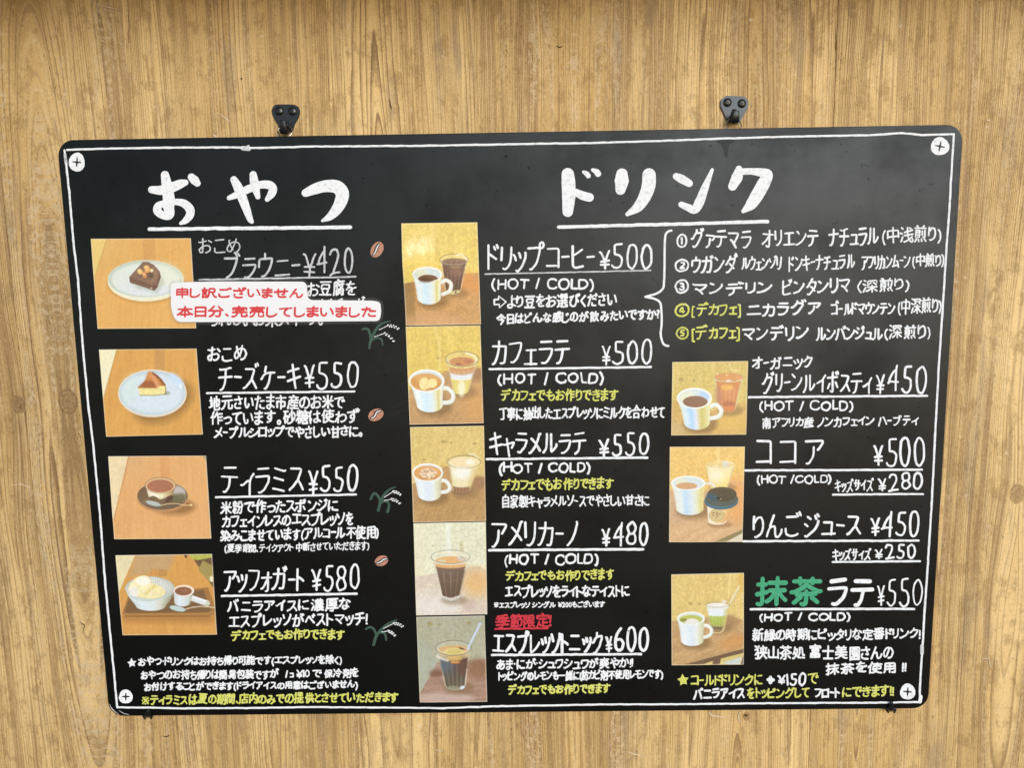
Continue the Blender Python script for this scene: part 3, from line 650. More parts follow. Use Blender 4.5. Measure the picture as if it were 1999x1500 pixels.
    [[55,29,57,35,67,53,69,63,20,64],[55,29,70,15,82,2],[55,29,51,28,39,17,22,5,15,2,9,3],[91,73,86,82],[79,70,75,78]],
    [[19,66,31,45],[30,3,35,3,46,9,56,19,64,28,74,48,79,66,78,69]],
    [[82,64,76,61,70,38,64,28,56,17,45,7,35,1,32,0,27,2],[86,82,90,74],[77,71,73,78],[29,43,17,64,14,65]],
    [[53,78,47,76,43,64],[42,40,42,41,50,36,72,20],[12,38,16,39,23,44,40,63,78,63,80,61,79,55,73,41,66,30,58,21,48,12,34,3,28,1,20,2]],
    [[40,62,43,73],[87,81,92,72],[72,16,40,38],[76,61,37,60,23,45,13,36,10,36],[75,77,80,70,80,67,75,49,63,27,54,17,39,6,25,-2,17,-1]],
    [[87,41,13,41],[52,67,51,33,47,20,42,12,37,6,31,1,25,2],[78,70,73,72,55,68,35,66,22,66,19,67]],
    [[77,53,79,48,76,38,72,28,65,18,59,11,43,0,38,-2,32,-1],[45,53,47,52,52,38],[18,49,23,47,29,32]],
    [[41,71,43,70,52,50],[82,68,84,65,81,52,73,36,64,23,55,14,43,6,33,2,28,3],[13,65,16,62,23,45]],
    [[52,44,51,27,46,13,41,7,33,1,25,0],[25,70,77,70],[87,44,13,44]],
    [[51,43,50,25,45,13,38,5,32,0,29,-1,24,0],[84,68,77,78,74,78],[97,72,94,73,88,82],[69,68,23,69],[87,43,12,44]],
    [[38,46,45,45,55,42,77,33,79,31],[37,73,38,1]],
    [[35,45,43,44,76,31],[82,64,77,73],[70,59,66,65,63,68],[35,72,35,0]],
    [[53,73,53,44,49,25,44,15,37,7,30,2,24,2],[89,50,14,50]],
    [[13,11,84,10],[22,60,76,60]],
    [[72,72,73,68,73,65,68,53,64,44,55,29,46,20,36,12,23,4,18,5]],
    [[58,67,64,65,66,61,79,29,87,7],[35,65,36,62,29,37,22,20,13,5]],
    [[81,65,75,75],[34,63,34,57,28,35,21,18,13,5],[87,78,92,70],[60,64,63,62,71,45,80,23,85,5]],
    [[27,42,42,45,77,57],[27,72,27,13,30,8,37,5,48,3,82,5]],
    [[70,75,73,73,77,66,80,65],[23,40,38,43,71,54,75,54],[83,78,88,70],[78,3,42,2,29,4,25,7,23,11,23,70,27,75]],
    [[23,40,38,43,71,54,75,54],[88,76,82,78,76,76,74,73,74,68,76,64,81,61,85,61,89,64,91,71,88,76],[78,3,42,2,29,4,25,7,23,11,23,70,27,75]],
    [[18,66,76,66,78,65,80,63,77,50,73,40,63,24,56,16,46,9,34,4,27,5]],
    [[77,65,17,65],[92,73,87,82],[26,3,29,2,33,3,45,8,56,16,67,29,76,50,79,68,79,72,73,80]],
    [[17,65,75,65,88,63,94,66,96,72,95,77,92,79,86,80,81,78,78,73,78,59,75,46,65,26,55,15,45,8,33,3,29,2,26,3]],
    [[87,10,53,48,47,54,41,56,37,55,34,52,13,27,13,23],[68,64,74,53],[87,59,81,68,78,70]],
    [[13,15,26,34],[85,15,73,35],[91,70,86,78],[79,67,74,75],[33,1,35,0,42,-1,46,0,49,2,50,72,53,77],[13,56,83,56]],
    [[13,15,26,34],[85,15,73,35],[90,75,87,81,81,82,75,79,73,72,76,67,83,65,88,68,90,75],[33,1,35,0,42,-1,46,0,49,2,50,72,53,77],[13,56,83,56]],
    [[13,65,15,63,83,63,82,55,75,46,60,30,50,21],[28,35,30,35,48,21,65,2]],
    [[73,3,47,10,22,15],[69,35,51,40,27,45],[32,72,73,62,80,64]],
    [[80,13,78,21,70,35,65,37],[27,8,28,17,39,47,45,72],[87,3,83,12,80,13,24,7,13,7]],
    [[75,70,80,73],[29,55,55,38,59,33,70,25,81,13],[75,70,66,49,59,38,51,28,32,10,20,3,17,3]],
    [[87,7,83,3,70,2,53,3,47,7,45,12,45,67],[15,38,87,38],[79,67,22,67]],
    [[17,37,23,35,77,45,78,44,77,40,68,26],[35,57,52,-3,55,-6]],
    [[63,5,68,43,68,45,28,47],[18,5,82,5]],
    [[73,50,25,51],[73,50,77,54],[27,27,73,27],[73,2,25,2],[73,50,73,2]],
    [[18,47,79,47,81,45,80,39,77,32,72,23,66,17,57,9,46,3,38,1,31,3],[27,70,77,70]],
    [[26,71,27,30],[73,72,73,40,71,26,67,19,60,10,51,4,45,1,37,3]],
    [[30,71,31,56,28,27,24,16,18,8,13,3,10,3],[57,71,58,6,66,8,80,17,90,27,90,32]],
    [[86,40,85,35,67,20,44,8,32,5,28,5,27,70]],
    [[82,9,19,9],[85,68,82,64],[82,64,82,3],[19,3,19,64],[16,68,17,65,22,64,82,64]],
    [[32,3,40,2,44,4,55,10,68,21,73,30,77,40,81,64,79,66,19,66,18,39]],
    [[22,67,25,67,38,57],[18,5,23,3,35,7,52,14,60,19,72,30,81,40,87,48,88,54]],
    [[50,38,51,37]],
    [[85,38,15,38]],
    [[92,39,8,39]],
    [[25,0,32,-3,45,-3,50,-2,52,0,53,4,53,70],[89,71,10,71]],
    [[8,25,12,25,17,28,30,37,42,50,48,52],[90,27,63,47,56,48],[89,73,11,73],[55,72,54,67,51,60,49,55,50,-3]],
    [[13,28,86,28],[50,-4,50,79],[86,23,85,62,14,62,13,61,13,23]],
    [[20,31,76,31,75,25,72,21,53,-3,49,-5],[7,47,13,47,24,54,35,63,48,76,51,77],[51,77,76,55,87,48,93,48],[45,53,58,42]],
    [[21,52,15,49,9,42,8,37],[43,40,47,38,57,21],[78,78,78,-1,77,-3,73,-4,61,-5,57,-3],[92,58,38,58],[32,79,23,62,22,55,22,-3]],
    [[8,43,15,50,20,53],[91,20,61,20],[90,42,61,42],[51,64,92,63],[61,-4,61,63],[22,-3,21,56,23,62,30,77,30,82],[55,78,51,66,36,45]],
    [[20,55,14,52,7,42],[63,53,89,52,89,32,39,32,39,52,63,53],[92,70,35,70],[37,23,40,23,50,12,63,4,88,-4,96,-2],[30,-3,36,-4,48,2,58,12,60,16,63,35,63,80],[28,82,29,78,22,63,20,58,21,-5]],
    [[90,-3,80,10,75,14],[35,-3,38,-1,52,15],[18,53,12,50,7,42],[77,27,77,79],[50,79,50,27],[35,27,92,27],[37,59,91,59],[20,-3,19,56,21,63,29,80]],
    [[20,54,14,51,7,43,7,40],[63,50,42,51,42,76,85,76,86,51,63,50],[63,50,63,-4],[34,32,57,32,66,28,70,25,86,6,91,2,95,2],[33,2,43,9,58,26,60,27,70,32,92,32],[30,80,22,63,20,57,21,-4]],
    [[90,17,92,12,92,9,91,2,88,-1,85,-3,68,-3,64,-1,63,1,62,7,62,44],[82,72,19,72],[35,44,34,28,28,12,18,1,12,-3,8,-2],[90,44,10,44]],
    [[75,18,54,40,48,42],[65,0,72,-5,83,-4,86,0,86,62,15,63,13,62,13,-4],[23,18,27,18,36,25,43,33,48,43,50,55,50,80]],
    [[9,2,20,28,20,32],[11,75,20,60],[32,48,42,55,58,74,61,75],[61,75,74,60,86,50,89,48,94,48],[68,-2,63,2,61,7],[46,13,61,7],[58,52,62,47],[61,7,78,27,79,33,40,33]],
    [[90,21,89,16,87,14,80,14,77,18,76,73,58,73,57,72,57,52,55,35,52,25,48,16],[29,16,29,23],[29,16,33,15,42,6,55,0,67,-2,90,-3],[29,16,26,14,15,0,10,-3,7,-2],[20,64,38,63,40,62,36,35,32,25,29,23],[29,23,25,27,19,42,16,45],[8,27,9,34,16,48,20,67,22,80]],
    [[18,71,18,46,20,44,80,44,82,46,82,70],[50,79,50,2],[85,30,85,-3],[15,30,15,3,16,2,85,2]],
    [[12,-3,14,-3,22,1,32,11,39,25,42,37,42,42],[65,78,74,63,90,45],[50,0,55,-3,67,-3,71,-1,75,13,76,42,24,42,21,44,17,48],[40,80,35,77,27,63,17,50,11,44,7,44]],
    [[68,27,68,68],[17,30,50,30],[17,15,50,15],[38,53,39,57,46,65,48,71],[33,72,32,80],[70,-1,76,-4,85,-3,87,0,88,79],[50,-4,50,37],[8,71,57,71],[9,-4,14,6,16,13,17,36,14,43],[32,53,28,50,13,43,8,43,5,44],[15,62,55,44]],
    [[28,67,32,80],[23,50,23,10,24,4,27,-1,32,-2,85,-2,89,0,91,4,91,8,90,12],[64,21,68,18,75,18,78,20,80,23,83,47,82,66,25,66,11,50,8,50],[23,27,56,27,57,48,55,50,25,50,21,51,17,56]],
    [[59,31,60,37,63,44],[50,53,50,79],[90,70,10,70],[50,30,50,-3],[72,14,28,14],[70,30,30,30],[70,-4,78,-5,83,-4,84,-2,85,51,83,53,15,52,15,-4],[37,43,39,40,38,30]],
    [[90,75,17,75,17,33,13,11,9,-2],[33,52,80,52],[80,52,80,62,78,63,35,63,33,61,33,43,34,41,36,40,78,40,80,43,80,52],[92,13,25,13],[39,-2,45,-5,56,-4,58,1,58,18,70,24,73,28],[32,30,82,29]],
    [[57,-2,62,-4,74,-3,76,-2,78,0,78,73],[10,73,91,73],[19,13,19,51,52,51,53,50,52,21,19,21]],
    [[77,54,70,48,29,48,27,49,25,53],[23,1,78,1],[53,80,52,74],[23,-3,23,27,25,29,77,29,78,27,78,-3],[95,49,89,48,78,54,65,62,52,74],[52,74,47,73,38,64,22,52,12,47,7,48]],
    [[88,0,12,0],[74,26,67,18],[74,26,70,30],[28,63,72,63],[50,52,50,67],[88,-4,87,75,13,76,12,75,12,-5],[48,9,48,28],[77,52,23,52],[70,30,70,40,69,42,32,42,30,41,30,32,32,30,70,30],[20,13,25,13,42,22,50,23,64,18,76,12]],
    [[46,43,37,41,33,42],[67,52,47,47],[67,55,81,59,88,60,88,31,87,25,83,22,79,22,76,23],[32,56,8,56],[21,20,20,78],[92,10,91,2,87,-2,54,-2,48,0,47,5,47,71],[67,18,67,80],[4,15,8,13,11,14,24,21,32,23,35,28]],
    [[50,79,50,2],[91,48,9,48],[85,1,15,1]],
    [[36,27,33,13,29,7,21,0,11,-3],[61,27,61,5,62,0,64,-2,87,-2,89,0,90,5,88,12],[87,27,87,37,85,39,14,39,13,38,13,27],[10,71,90,71],[50,79,50,54],[82,53,19,53]],
    [[36,23,38,32],[32,20,34,16,44,8,46,5],[21,43,78,43],[48,66,48,75],[21,54,78,54],[72,21,70,17,58,8,56,5],[11,76,89,76],[48,66,45,65,21,64,21,33,36,32,78,33,78,64,51,65,48,66],[72,21,69,22,34,22,12,12,7,13],[96,-2,90,-4,85,-4,67,0,53,5,49,5,39,1,26,-2,11,-4,5,-3]],
    [[58,59,61,53,76,42,88,37,95,38],[17,75,46,75,75,80,82,78],[9,16,90,16],[65,33,62,28,51,23,50,1,49,-3,43,-5,36,-5,30,-2],[50,76,50,43],[5,37,12,36,24,42,39,54,42,59],[91,60,9,60],[71,34,27,34,24,36,21,40]],
    [[26,51,73,51],[90,12,92,5,90,0,88,-2,67,-3,63,-2,62,2,61,8,61,32],[7,-2,10,-4,16,-2,24,1,30,7,33,12,35,22,36,32],[44,82,48,80,51,69],[90,32,10,32],[88,54,88,67,86,68,13,68,12,67,12,54]],
    [[51,70,48,80,45,82],[80,26,50,26],[25,49,75,49],[50,0,50,49],[88,55,88,67,86,69,13,69,12,67,12,55],[89,-3,64,-3,52,-1,43,1,35,7,27,16,23,18],[25,33,24,22,18,8,10,-3]],
    [[48,80,50,72],[12,19,16,19,28,24,49,35],[44,47,47,55],[44,47,17,36,10,37],[8,2,13,2,23,5,36,11,50,20,55,22],[67,32,72,18,80,9,89,2,94,2],[24,55,75,55],[88,58,88,69,86,72,13,72,12,70,12,58],[44,47,55,28,57,18,57,10,54,1,50,-3,40,-5,35,-2],[55,28,64,31,80,43]],
    [[46,82,49,80,50,73],[24,60,75,60],[65,37,74,37,74,48,73,49,27,50,25,48,25,37,65,37],[49,-2,49,25],[18,12,82,12],[82,-2,18,-2],[18,-2,18,23,20,25,81,25,82,23,82,-2],[88,61,88,72,52,72,13,72,12,70,12,61]],
    [[40,39,40,25],[48,80,50,72],[65,56,66,52,63,49,42,48,38,50,36,52,35,59],[81,50,72,62],[50,13,50,0,48,-4,40,-5,35,-5],[25,58,18,48],[60,25,60,39],[55,60,44,65],[44,65,44,72],[81,25,81,37,79,39,20,39,19,37,19,25],[90,25,10,25],[88,62,88,70,87,72,13,72,11,70,11,62],[17,14,83,14]],
    [[50,79,50,3],[15,58,15,4,85,3],[85,59,85,-3]],
    [[18,8,18,43,20,45,81,44,82,10,77,8,67,8],[9,65,91,65],[43,82,47,79,52,69,50,62,50,-3]],
    [[43,27,43,2],[25,80,25,36,24,23,20,8,12,-3],[83,66,45,66],[83,27,83,5,82,3,78,2,75,3],[8,36,12,52,12,61],[43,78,82,78,83,76,83,56,81,54,42,54],[63,42,63,-5],[43,27,80,27,90,32,90,41,88,42,37,42,37,32,43,27]],
    [[55,46,87,46],[33,0,82,0],[56,68,52,80],[55,57,55,25],[33,-3,33,24,34,25,81,25,82,0],[9,-6,9,-1,15,24,16,67,90,68]],
    [[66,58,68,66,68,73],[46,22,46,17,57,10],[12,-1,19,11],[88,1,80,12],[78,35,22,35],[28,68,32,67],[67,8,69,3,66,-3,40,-4,36,-3,34,0,33,11],[51,74,50,80],[22,35,22,45,25,47,76,47,78,45,78,25,75,22,24,22,22,25,22,35],[11,57,90,57],[15,73,85,73],[34,58,33,73]],
    [[43,20,48,18,55,9],[17,12,10,0],[27,58,52,58],[89,2,82,14,78,15],[30,15,31,-1,33,-3,38,-4,69,-3,71,-1,73,5,77,8],[57,27,59,27,70,35],[70,40,74,42,76,44,84,59],[72,81,76,80,81,77,82,70],[36,47,50,46,50,31,28,32,28,46,36,47],[92,70,17,70,15,42,12,32,9,25],[92,35,90,27,86,25,79,26,72,34,68,44,64,57,61,80]],
    [[7,28,34,36],[92,64,42,64],[33,60,8,60],[22,80,22,0,20,-3,15,-5,8,-2],[92,7,83,15,73,31,63,39,43,40],[89,40,70,39,59,30,53,21,44,10,38,6,34,6],[66,-4,66,80]],
    [[37,40,33,36,8,28],[90,31,43,31],[32,60,8,60],[90,3,43,3],[67,80,67,3],[90,-3,90,57,45,57,43,56,43,-3],[8,-2,13,-5,18,-4,21,-3,22,1,22,80]],
    [[50,20,57,8],[6,29,8,28,17,31,23,34,31,36],[66,48,66,80],[41,30,92,30],[79,47,79,-2,77,-3,75,-4,68,-4,63,-2],[20,80,20,1,18,-3,10,-3],[31,60,8,60],[45,68,87,68],[92,48,40,48]],
    [[64,19,85,19],[44,64,85,64],[8,28,16,30,23,34,31,35],[64,37,64,0],[85,64,85,75,83,78,46,78,44,77,45,51,83,51,85,53,85,64],[30,60,7,60],[90,37,40,37],[9,-3,18,-3,20,2,20,80],[44,13,48,12,54,4,57,1,67,-2,73,-3,90,-3,96,0],[49,28,45,25,44,15,35,-2]],
    [[82,47,82,-5],[43,60,48,73],[47,5,13,5,12,7,12,77],[22,74,25,62],[50,50,21,50],[54,-2,58,15,60,30,60,70,62,72,88,79,94,78],[92,47,60,47],[35,15,35,80],[48,30,41,40,36,41,29,38,20,23]],
    [[40,20,45,10],[39,64,40,62,36,48],[81,-3,81,46],[9,8,15,20],[29,71,27,79,23,82],[17,63,19,56,17,47],[52,-2,55,9,58,28,59,71,85,78,91,77],[47,30,8,30],[18,0,23,-3,27,-2,28,0,28,47],[58,47,92,47],[47,70,10,70],[48,47,8,47]],
    [[21,3,79,3],[21,38,79,38],[79,-2,79,73,22,73,21,72,21,-3]],
    [[52,2,61,17,64,23,65,28],[18,-1,26,4,36,15,41,22,43,28],[33,43,28,30],[22,60,79,60],[33,43,78,44,79,76,23,76,22,46,24,44,33,43],[4,18,11,18,25,29,84,29,85,27,85,18,80,-2,78,-4,73,-5,67,-5,62,-2]],
    [[47,21,52,18,58,8],[11,45,33,45],[67,80,67,49],[89,68,45,68],[92,31,42,31],[80,48,79,-2,78,-3,73,-5,66,-4,62,-2],[11,7,11,73,31,74,33,72,33,16,11,15],[92,49,42,49]],
    [[62,30,89,29],[43,2,37,10],[17,36,42,36],[89,53,62,53],[13,0,19,10,24,12],[17,52,42,52],[8,67,49,67],[7,20,49,20],[42,78,42,20],[17,20,17,78],[54,-3,58,8,62,33,62,75,87,75,89,73,89,2,87,-3,77,-4]],
    [[59,59,61,52,64,44,75,27,89,15,93,15],[7,14,9,13,13,15,29,33,38,50,40,59],[73,14,27,14],[50,80,50,-4],[89,59,10,59]],
    [[43,24,41,19,37,15,24,5,12,-1,6,0],[9,65,19,61,23,62],[15,80,27,75],[19,45,25,52],[56,24,61,17,74,6,88,-1,94,0],[55,80,55,73,52,60,48,52,42,45,36,40,33,39,28,40],[50,36,50,-4],[92,50,91,44,90,41,85,40,77,41,75,45,73,69,38,70],[9,25,42,25,47,24,59,25,91,25]],
    [[14,78,24,73],[69,78,78,71],[12,0,23,23,23,27],[7,51,10,51,21,45],[92,42,34,35],[90,65,86,62,35,56],[32,0,35,-1,39,-1,63,10,77,19,87,29],[90,15,92,11,91,3,89,-2,86,-4,82,-4,76,-2,69,7,62,22,57,41,55,62,54,80]],
    [[20,45,9,51],[68,62,71,62,75,58,85,47],[88,64,88,73,87,75,37,75,36,74,36,64],[13,78,24,72],[23,25,11,1,12,-3],[60,30,55,32,36,32],[34,46,39,47,52,62,55,63],[90,3,88,4,80,10,65,30],[62,43,62,-3],[29,3,33,3,41,8,58,27,69,32,88,32]],
    [[23,28,23,23,11,0,12,-3],[25,72,14,78],[90,13,77,5],[87,30,47,30],[50,-2,50,19],[50,-2,67,0],[18,46,8,51],[54,81,54,52],[88,63,38,63],[71,52,71,81],[71,52,39,51,38,53,38,74,88,74,88,72,88,52,86,51,71,52],[93,20,36,20],[92,40,37,40,35,13,29,-2],[96,-2,88,-3,79,2,69,11,66,19]],
    [[75,82,71,80,69,77,67,69],[24,11,20,9,10,-5],[63,54,63,30],[16,32,45,32],[38,7,39,-3],[63,-3,60,8],[16,45,45,45],[89,-3,82,8,78,10],[70,18,80,19,82,21,83,57],[90,69,9,69],[30,20,35,18,42,19,44,20,45,55,42,57,18,57,16,55,16,19],[24,82,29,81,31,78,32,69]],
    [[7,-2,12,-3,23,2,32,8,41,18,47,33,50,35],[35,37,31,35,15,19,9,18],[37,60,32,59,16,44,12,43],[82,59,70,46,66,43,62,43],[90,68,9,68],[33,45,17,56,14,57],[14,32,17,31,28,23],[65,33,70,32,83,22],[87,37,84,35,70,21,64,20,61,18],[67,57,82,46],[50,79,49,41,58,22,64,12,74,4,87,-3,93,-2]],
    [[21,63,21,68],[21,63,9,54,5,54],[27,38,22,36,8,22],[31,78,25,70,21,68],[50,42,47,55],[5,79,11,78,21,68],[92,-2,90,-2,86,1,78,7,71,17,67,25,65,27],[85,56,80,42],[89,66,42,66],[91,33,40,33],[21,63,24,60,27,50,29,35,28,15,27,4,24,-2,21,-4,12,-4],[33,-2,38,-3,50,6,57,15,63,26,65,38,65,80]],
    [[27,32,73,32],[73,2,27,2],[27,79,27,-4],[91,61,9,61],[73,-3,73,79]],
    [[22,61,86,61],[50,-1,50,79],[82,32,20,32],[10,-2,91,-2],[26,77,22,64,12,46]],
    [[74,64,70,62,68,59,66,50],[52,72,49,78,47,80],[37,50,37,58,33,63,33,71],[33,15,81,15],[83,32,34,33],[57,-3,57,40],[25,-3,89,-3],[86,71,15,71],[89,50,17,49,15,23,12,7,9,-2,9,-5],[36,40,34,35,28,27,26,24,23,23]],
    [[85,26,18,26],[85,50,18,50],[50,-3,50,73],[65,-2,70,-4,78,-4,83,-3,84,-1,84,73,20,73,18,72,18,24,15,10,9,-3]],
    [[85,45,15,45],[85,23,15,23],[50,79,50,-4],[85,18,85,67,17,67,15,65,15,18]],
    [[69,53,69,59,71,62,75,68,80,70],[50,-2,50,27],[78,-2,22,-2],[78,13,22,13],[22,27,78,27],[50,36,50,75],[10,53,91,53],[83,77,77,79,47,75,23,73,17,73,14,75],[93,31,90,30,84,32,70,39,60,47,58,52],[20,32,22,24,22,-2],[30,53,30,60,27,65,26,73],[82,32,78,24,78,-2],[42,52,40,47,28,38,17,31,10,29,7,30]],
    [[81,65,84,62,92,43],[67,26,67,80],[15,40,9,37,7,32,6,27],[85,32,86,29,82,22,70,9,54,0,45,-3,40,-2],[47,38,52,63],[17,8,36,9,36,43,34,45,15,45],[38,75,9,75],[22,75,15,44,16,0]],
    [[15,38,45,38],[77,61,73,68,73,72],[29,72,32,61],[60,-3,61,51,86,52,88,51,87,11,84,8,74,7],[40,6,38,13,36,16,33,16],[14,1,15,52,45,51,45,26,43,24,15,24],[92,73,62,73],[19,73,46,73],[48,-1,44,5,41,5,14,1],[63,80,61,75,52,63,47,62],[20,80,17,73,8,61]],
    [[27,73,28,66,30,64,32,63],[60,80,58,73],[35,14,65,14],[87,45,58,45],[14,45,42,45],[78,63,75,63,73,65,71,72],[51,68,45,73,18,73],[35,2,64,3,65,5,65,24,62,25,36,25,35,23,35,2],[73,-3,75,-5,81,-5,85,-4,86,-2,87,55,85,56,60,56,58,55,59,35,87,35],[14,-5,14,55,16,56,40,56,42,53,42,37,41,35,14,35],[45,64,49,65,57,73,92,73],[20,80,19,77,11,65]],
    [[48,39,43,42,10,42],[30,56,27,57,17,74],[55,40,62,29,70,19,83,8,90,3],[72,55,83,73],[7,3,11,3,22,11,45,37,58,42,90,42],[50,79,50,-4]],
    [[23,34,30,30,36,22,37,19],[45,46,56,64,59,78],[90,47,82,59,76,78],[90,47,83,40],[64,-1,68,-4,73,-4,77,-3,79,-1,83,18,83,40],[62,40,60,28,56,15,49,2,44,-2,41,-2],[23,34,22,35,17,31,7,13,7,6],[33,58,38,73],[12,58,9,73],[23,80,23,49,22,42,23,30,23,-5],[8,46,42,47,50,41,83,40]],
    [[63,82,66,80,70,70],[31,20,31,24,26,31,20,33],[7,8,7,13,15,30,20,33],[54,-2,88,-2],[8,74,11,58],[37,76,33,74],[29,58,33,74],[91,70,44,70,42,22,40,11,35,-2],[93,43,50,43],[70,62,70,18],[54,31,86,31,87,32,86,56,55,56],[8,46,32,46],[20,-5,20,80],[54,-2,54,16,55,17,87,17,88,-2]],
    [[35,63,28,54,22,50],[36,6,33,18],[25,80,13,58,11,53,12,52,20,52,22,50],[13,30,15,36,23,46,23,50,22,50],[93,35,89,33,75,22],[51,61,85,61],[53,30,56,26],[75,22,69,23],[75,22,77,17,83,11,91,5,93,5],[68,19,62,18,46,7],[24,0,22,17],[10,17,11,14,8,-2],[49,77,84,76,85,46],[45,46,92,46],[68,46,68,-2,67,-4,61,-5,55,-2],[32,43,34,42,38,27],[35,32,10,29]],
    [[87,16,55,16],[37,5,32,20],[87,-1,55,-1],[33,64,27,53,21,50],[21,50,19,52,10,52],[23,81,21,74,12,57,10,52],[8,-2,11,14,10,17],[13,30,15,37,21,46,22,50,21,50],[32,42,35,31],[24,0,22,17],[83,64,76,68,48,68],[55,32,55,-1],[94,77,90,74,78,56,77,50],[92,49,43,49],[60,34,62,39,65,42,66,45,64,52,64,80],[87,-1,87,31,86,33,58,33,45,29,30,32,9,29]],
    [[54,22,56,14,68,4,88,-3,95,-1],[25,82,28,80,32,74,33,67],[71,80,67,74,66,67],[82,52,18,52],[7,-2,12,-3,26,1,37,6,43,14,48,28,50,40,50,66],[91,37,9,37],[90,22,12,22],[86,67,13,67]],
    [[13,30,42,30],[13,15,42,15],[42,62,14,60,15,67,23,80],[88,27,86,27,67,19,58,18],[58,64,67,65,83,71,88,72],[58,80,58,52,61,45,65,43,87,44,89,45,91,48,92,52,90,55],[92,7,91,0,87,-4,66,-4,60,-2,58,5,58,33],[13,-5,13,43,15,45,41,44,41,-2,40,-3,35,-5,27,-2],[33,75,37,73,45,58]],
    [[74,3,69,4,57,10],[47,83,51,81,53,73],[51,50,53,50,61,45],[35,54,27,51],[77,16,73,16,55,23],[49,58,90,58],[78,63,78,41,76,39,69,38],[73,-4,82,-4,84,-2,85,27,83,29,30,29,29,-4],[92,73,16,72,15,28,12,9,9,-2],[41,64,36,57,36,39],[38,2,42,2,48,5,60,16],[39,15,45,17,52,21,55,26,58,34]],
    [[81,45,20,45],[53,83,48,80,45,67],[20,23,81,23],[20,1,81,1],[81,-3,81,66,22,67,20,65,20,-4]],
    [[92,35,89,35,75,42,50,58,37,48,24,40,12,34,7,35],[85,1,68,16],[33,17,29,15,17,2,12,0],[21,28,78,28],[31,80,31,62],[50,39,49,-2,45,-5,40,-5,36,-3],[10,70,90,70],[68,62,68,79]],
    [[12,74,19,68],[30,13,29,-2],[8,47,24,54,31,55],[68,9,83,18,88,19],[31,80,31,40],[66,80,66,45],[90,67,42,67],[45,44,88,44],[55,2,25,-4],[8,28,92,28],[93,-2,89,-3,79,0,63,11,56,20,49,35,47,36],[43,27,41,22,29,14,9,8]],
    [[67,50,67,75],[29,12,28,-2],[50,37,50,33,46,36,45,38],[53,3,38,-1,28,-2],[87,18,84,18,68,9],[45,38,48,39,50,37],[86,79,85,39,83,37,77,37,70,39],[49,74,15,75],[31,80,31,37],[8,63,52,63],[9,26,91,26],[20,82,16,80,12,70,12,63],[43,25,41,20,27,13,11,8,5,10],[93,-1,89,-3,78,1,71,4,60,13,55,20,51,29,50,50,48,52,14,52,13,50,13,39]],
    [[38,63,8,63],[21,79,24,73],[34,38,11,38],[12,50,34,50],[72,42,75,26,82,10,90,-1,97,-2],[12,-3,12,23,13,24,34,23,35,1],[12,1,32,1,40,-2,43,0,47,11,50,27,52,73,86,73,87,43,52,42]],
    [[88,75,11,75],[28,22,31,18,34,10,37,8],[61,-1,62,6,70,22],[35,32,76,33,77,57,75,58,22,57,21,33,35,32],[9,-1,90,-1]],
    [[35,8,40,9,53,17],[10,0,22,7],[90,8,87,8,73,16,70,17],[92,-2,78,-3,52,-3,39,0,27,6,22,7],[9,42,21,41,22,7],[22,65,13,74],[35,65,55,66,55,77,35,77,35,61,36,55,40,53,56,53,58,56,57,59],[73,45,73,23],[91,59,91,55,88,53,72,53,68,56,68,76,87,77,88,75,88,68,87,66,67,65],[50,45,50,23],[36,38,87,38],[32,23,92,23]],
    [[65,20,35,20],[42,63,12,63],[88,63,58,63],[12,-4,12,75,14,77,40,77,42,75,41,49,12,48],[68,0,75,-5,84,-4,87,-2,88,6,88,74,86,77,58,76,59,48,88,48],[35,0,35,34,62,35,65,33,64,4,35,4]],
    [[12,-5,12,76,30,77,33,75,26,50,33,35,34,25,32,19,26,17,23,18],[63,80,67,73,66,63],[62,-2,70,-4,78,-4,81,-2,84,12,85,40,83,42,56,42],[42,63,91,63],[32,-2,33,-3,36,-2,43,5,48,12,51,20,55,38,57,63]],
    [[23,20,27,19,31,20,34,25,34,37,27,52,33,75,30,77,14,77,12,75,12,-4],[85,57,48,57],[66,2,48,-1],[73,17,88,26],[48,-1,48,75,50,76,83,76,85,74,84,39,48,39],[94,-1,90,-2,88,-1,80,5,75,11,68,24,65,32,65,39]],
    [[94,56,90,56,84,60,67,76],[22,19,29,21,32,27,31,37,23,52,30,75,28,77,11,76,11,-4],[40,4,48,18],[91,5,84,15,80,20],[67,50,66,-2,64,-4,55,-5],[83,50,51,50,48,51,44,56],[92,31,40,31],[72,82,68,81,57,67,46,58,41,54,37,55]],
    [[60,62,90,61,90,57,86,42],[41,38,15,38],[29,52,27,61,25,62],[8,62,15,67,24,76,28,77],[28,77,43,66],[15,24,39,24,41,26,40,51,15,52,15,2],[62,80,60,65,53,46],[35,15,42,1,45,-1,49,-2,60,10,64,17,67,25,70,28],[70,48,70,30,74,25,81,8,89,0],[37,8,14,0,10,-3]],
]
GL = {}
for ch, paths in zip(sorted(set(''.join(r[0] for r in RUNS + SIGN_TEXT)) - set(' ')), PEN_PATHS):
    GL[ch] = [np.array(p, float).reshape(-1, 2) for p in paths]
SMALL = set("ぁぃぅぇぉゃゅょっァィゥェォャュョッ")
